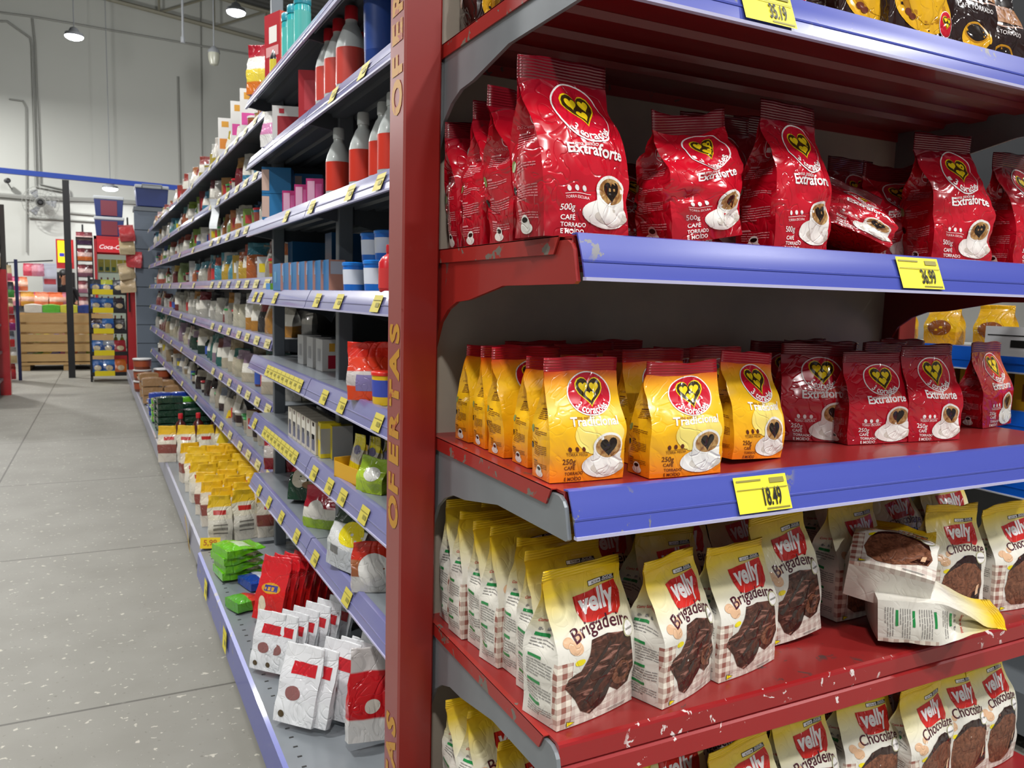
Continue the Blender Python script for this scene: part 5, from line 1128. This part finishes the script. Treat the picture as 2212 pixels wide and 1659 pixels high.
mb = MB(); mb.lathe([(.02, -.14), (.08, -.12), (.09, .06), (.03, .12)], 16); m_ = mb.obj('motor', BLACK, fan); m_.rotation_euler = (PI/2, 0, 0)
mb = MB(); mb.tube([(0, .08, 0), (0, .27, 0)], .025, 6); mb.obj('wall_arm', PIPEM, fan)
# security camera
p = at(14, 391, y=19.3); c_ = empty('security_camera', p, label='small security camera at the upper left of the back wall', cat='camera')
mb = MB(); mb.lathe([(.03, 0), (.05, .01), (.05, .13), (.03, .14)], 12); o = mb.obj('camera_body', BLACK, c_); o.rotation_euler = (PI/2, 0, .3)
mb = MB(); mb.tube([(0, 0, 0), (.06, .08, -.12), (.07, .17, -.13)], .014, 6); mb.obj('camera_arm', PIPEM, c_)
# left-hand run: red upright, shelf edge and hanging stock
lf = empty('gondola_shelving', (-1.30, 12.4, 0), label='red-ended shelving at the left edge of the aisle', cat='shelf unit')
bx('upright_post', -.02, .10, 0, .10, .0, 1.66, REDF, lf); bx('upright_post', -.65, -.55, 0, .10, .0, 2.3, GREYP, lf)
for k in range(5): bx('shelf_board', -.6, .02, -.9, 0, .2+k*.36, .23+k*.36, GREYS, lf)
bx('side_panel', -.56, -.02, .02, .05, .0, 1.6, GREYP, lf)
LC = ['#c9b48c', '#b8322c', '#d8d4cc', '#8a8f9a', '#c23a34', '#d8c49a', '#3a3a40']
for i in range(9):
    c = LC[i % 7]; put(g_pouch(.2, .08, .26, (c, LC[(i+2) % 7]), None, 46), 'pack', -1.36-.21*(i % 3), 12.358, 1.68+.27*(i//3), (0, 0, 0), 'pack hung high at the left shelving end, '+nth(i//3+1)+' row up, '+nth(i % 3+1)+' from the right', 'bag', 'hanging packs at the left')
mb = MB(); mb.box(-1.9, -1.2, 12.43, 12.46, 1.6, 2.5); mb.obj('peg_panel', mat('dark_pegboard', '#3a3632', .6), lf).location = (1.30, -12.4, 0)
BPX = at(39, 700, y=14.3).x
bx('blue_post', BPX-.022, BPX+.022, 14.3, 14.345, 0, 1.85, DKBLUE, label='slim dark blue post left of the slatted crate', cat='post')
for i in range(7):
    c = ['#b8303a', '#c9b080', '#c83030', '#8f2a70', '#b83a40', '#3f8a3a', '#c04a60', '#b86a50'][i]
    put(g_pouch(.2, .08, .24, (c, LC[(i+1) % 7]), None, 47), 'pack', BPX-.16+.02*(i % 2), 14.32, .02+.25*i, (0, 0, 12), 'pack in the column between the red upright and the blue post, '+nth(i+1)+' from the floor', 'bag', 'column of packs at the left')
# checkout and stock behind the crate
ck = empty('checkout_counter', (-1.9, 17.3, 0), label='dark checkout counter behind the pine crate', cat='counter')
bx('counter_top', 0, 1.55, 0, .6, 1.02, 1.08, mat('counter_dark', '#3b3a3e', .4), ck); bx('counter_body', .03, 1.5, .05, .55, 0, 1.02, SHADE, ck)
for i in range(14):
    c = ['#d8502a', '#e86a30', '#d88a9a', '#c83a3a', '#d89a3a', '#b83a6a', '#e07a50'][i % 7]
    put(g_pouch(.22, .1, .26, (c, '#d8a890', c), None, 48), 'pack', -1.82+.115*(i % 10), 17.35+.15*(i % 2), 1.085 if i < 10 else 1.36, (0, 0, 10*(i % 5)-20), 'orange and pink sweet pack on the checkout counter, '+nth(i+1)+' in the heap', 'bag', 'sweet packs on the counter')
for i, (px, c) in enumerate(((60, '#b83a50'), (76, '#b06a7a'), (84, '#a86a80'))):
    p = at(px, 628, y=17.5); put(g_pouch(.16, .06, .24, (c, c), None, 49), 'hanging_pack', p.x, 17.755, 1.64, (0, 0, 0), 'pink pack hung above the counter, '+nth(i+1)+' from the left', 'bag', 'packs above the counter')
mb = MB(); mb.tube([(-1.7, 17.78, 1.08), (-1.7, 17.78, 1.88), (-.95, 17.78, 1.95)], .014, 6); mb.obj('hanging_rail', WIREB, label='thin rail above the checkout counter with pink packs', cat='rail')
p = at(108, 606, y=17.9); bx('wall_poster', p.x-.12, p.x+.12, 17.9, 17.93, 1.15, 1.9, mat('poster_paper', '#b9c2d0', .5), label='small white and blue poster panel beside the cashier', cat='poster')
bx('poster_band', -.1, .1, -.004, .0, 1.5, 1.6, mat('poster_red', '#b03a44', .5), bpy.data.objects['wall_poster']).location = (p.x, 17.9, 0)

# cashier seen behind the black post: one skinned figure
def skin_person():
    J = {'pel': (0, 0, .95), 'wa': (0, .0, 1.1), 'ch': (0, .0, 1.33), 'nk': (0, -.01, 1.50), 'hd': (0, -.02, 1.62), 'hdt': (0, -.02, 1.75),
         'ls': (-.17, 0, 1.42), 'le': (-.24, -.10, 1.18), 'lw': (-.20, -.32, 1.12), 'rs': (.17, 0, 1.42), 're': (.23, -.08, 1.18), 'rw': (.10, -.30, 1.14),
         'lh': (-.09, 0, .90), 'lk': (-.10, -.02, .50), 'la': (-.10, 0, .08), 'lt': (-.11, -.14, .04), 'rh': (.09, 0, .90), 'rk': (.10, -.02, .50), 'ra': (.10, 0, .08), 'rt': (.11, -.14, .04)}
    Rr = dict(pel=.13, wa=.12, ch=.145, nk=.052, hd=.085, hdt=.075, ls=.06, le=.042, lw=.03, rs=.06, re=.042, rw=.03, lh=.085, lk=.055, la=.04, lt=.03, rh=.085, rk=.055, ra=.04, rt=.03)
    E = [('pel', 'wa'), ('wa', 'ch'), ('ch', 'nk'), ('nk', 'hd'), ('hd', 'hdt'), ('ch', 'ls'), ('ls', 'le'), ('le', 'lw'), ('ch', 'rs'), ('rs', 're'), ('re', 'rw'), ('pel', 'lh'), ('lh', 'lk'), ('lk', 'la'), ('la', 'lt'), ('pel', 'rh'), ('rh', 'rk'), ('rk', 'ra'), ('ra', 'rt')]
    for sd, s in (('l', -1), ('r', 1)):
        w = Vector(J[sd+'w'])
        J[sd+'p'] = tuple(w+Vector((-s*.01, -.07, -.01))); Rr[sd+'p'] = .026; E.append((sd+'w', sd+'p'))
        for i, (dx, L) in enumerate(((-.026, .06), (-.009, .075), (.009, .07), (.026, .055))):
            a, b = sd+'f%d' % i, sd+'g%d' % i
            J[a] = tuple(Vector(J[sd+'p'])+Vector((dx, -L*.55, -.004))); J[b] = tuple(Vector(J[sd+'p'])+Vector((dx*1.1, -L, -.02))); Rr[a] = .009; Rr[b] = .008; E += [(sd+'p', a), (a, b)]
        J[sd+'th'] = tuple(w+Vector((-s*.045, -.06, -.005))); Rr[sd+'th'] = .01; E.append((sd+'w', sd+'th'))
    K = list(J); me = bpy.data.meshes.new('person'); me.from_pydata([J[k] for k in K], [(K.index(a), K.index(b)) for a, b in E], [])
    o = bpy.data.objects.new('person_tmp', me); COL.objects.link(o); m = o.modifiers.new('s', 'SKIN'); m.use_smooth_shade = True
    for k, v in zip(K, me.skin_vertices[0].data): v.radius = (Rr[k], Rr[k]*(.8 if k in ('pel', 'wa', 'ch') else 1)); v.use_root = k == 'pel'
    sb_ = o.modifiers.new('b', 'SUBSURF'); sb_.levels = sb_.render_levels = 1
    bpy.context.view_layer.update(); ev = o.evaluated_get(bpy.context.evaluated_depsgraph_get()); me2 = bpy.data.meshes.new_from_object(ev); bpy.data.objects.remove(o)
    return me2
SKIN = mat('skin_tone', '#8f6248', .55); SHIRT = mat('black_cotton', '#16171b', .8); HAIR = mat('black_hair', '#0f0d0d', .5)
me = skin_person(); me.materials.clear()
for m_ in (SKIN, SHIRT, mat('dark_trousers', '#23252e', .8), BLACK): me.materials.append(m_)
for p_ in me.polygons:
    c = p_.center
    p_.material_index = 3 if c.z < .09 else 2 if c.z < .98 and abs(c.y) < .12 else 1 if c.z < 1.50 and c.y > -.16 and (abs(c.x) < .2 or c.z > 1.26) else 0
pp = at(141, 600, y=17.95)
pe = link('person', me, None, (pp.x-.02, 18.15, 0), (0, 0, .35)); prop(pe, 'person in a black shirt behind the checkout with forearms over the counter', 'person')
def blob(name, c, r, m, parent, n=10):
    bm_ = bmesh.new(); bmesh.ops.create_uvsphere(bm_, u_segments=14, v_segments=n, radius=1); me_ = bpy.data.meshes.new(name)
    for v in bm_.verts: v.co = Vector((c[0]+v.co.x*r[0], c[1]+v.co.y*r[1], c[2]+v.co.z*r[2]))
    bm_.to_mesh(me_); bm_.free(); me_.materials.append(m); me_.shade_smooth(); return link(name, me_, parent)
blob('hair', (0, .015, 1.70), (.098, .105, .105), HAIR, pe)
for s in (-1, 1): blob('eye', (s*.03, -.098, 1.655), (.011, .008, .007), BLACK, pe, 6); blob('ear', (s*.088, -.015, 1.64), (.012, .02, .03), SKIN, pe, 6)
blob('nose', (0, -.115, 1.63), (.013, .02, .02), SKIN, pe, 6); blob('mouth', (0, -.103, 1.595), (.025, .008, .006), mat('lips', '#7a3a36', .5), pe, 6)

# ================================================================ the next aisle on the right with yellow packs
RX = 2.75; ry0, ry1 = .6, 5.2
ra = empty('gondola_shelving', (RX, ry1, 0), -PI/2, label='shelving in the next aisle with bright blue rails and yellow packs', cat='shelf unit')
RZ = []
for py in (757, 890, 1024):
    RZ.append(at(2195, py, x=RX).z)
RZ = sorted(RZ)
for z in RZ:
    shelf(ra, 0, ry1-ry0, z, .42, .075, .012, mat('white_shelf', '#c9cac8', .4), GREYD, RAILB, mat('white_edge', '#dfe3ea', .4), ribs=False)
for k in range(5): mb = MB(); mb.box(k*1.14, k*1.14+.04, .40, .45, 0, 2.7); mb.obj('upright_post', GREYP, ra)
bx('back_panel', 0, ry1-ry0, .45, .46, .1, 1.85, mat('pale_back_board', '#8c8d8a', .6), ra); bx('upper_shade_panel', 0, ry1-ry0, .40, .46, 1.85, 2.9, mat('dark_shade_board', '#2c2e31', .6), ra)  # dark upper panel added: shade above the pale board put into its colour
bx('base_deck', 0, ry1-ry0, -.1, .42, .06, .2, GREYS, ra)
ys = g_box(.15, .12, .15, '#d89f12', '#c98a10', ((.2, .8, .2, .6, '#8a4a12'), (.1, .9, .8, .92, '#e3b92a')), ((.2, .8, .1, .5, '#9a5a18'),))
yp = g_pouch(.17, .09, .21, ('#d99a10', '#e6b21a', '#e0a814'), (('e', 0, .45, .36, .22, '#8a4a1c'),), 52)
n = 0
for zi, z in enumerate(RZ):
    for i in range(22):
        Y = ry0+.2+i*.2; n += 1
        if zi % 2 == 0: put(yp, 'snack_pouch', RX+.13, Y, z, -85, 'yellow snack pouch in the next aisle, '+nth(zi+1)+' board up, '+nth(i+1)+' along', 'bag', 'yellow goods in the next aisle', s=.72)
        else: put(ys, 'carton', RX+.12, Y, z, -90, 'yellow carton in the next aisle, '+nth(zi+1)+' board up, '+nth(i+1)+' along', 'box', 'yellow goods in the next aisle')
tg_ = at(2195, 738, x=RX); 
flatprint('price_card', tag_art(-.09, .09, 0, .10), [mat('white_card', '#e6e8ea', .5), INK, INK], lambda x, z, la: (x, -.03-.0005*la, z), ra, loc=(ry1-tg_.y, 0, tg_.z-.05))

# ---------------------------------------------------------------- plan units -> metres, once
for o in list(COL.objects):
    if o.parent is None and o.type != 'CAMERA':
        o.location = o.location*SCALE; o.scale = o.scale*SCALE
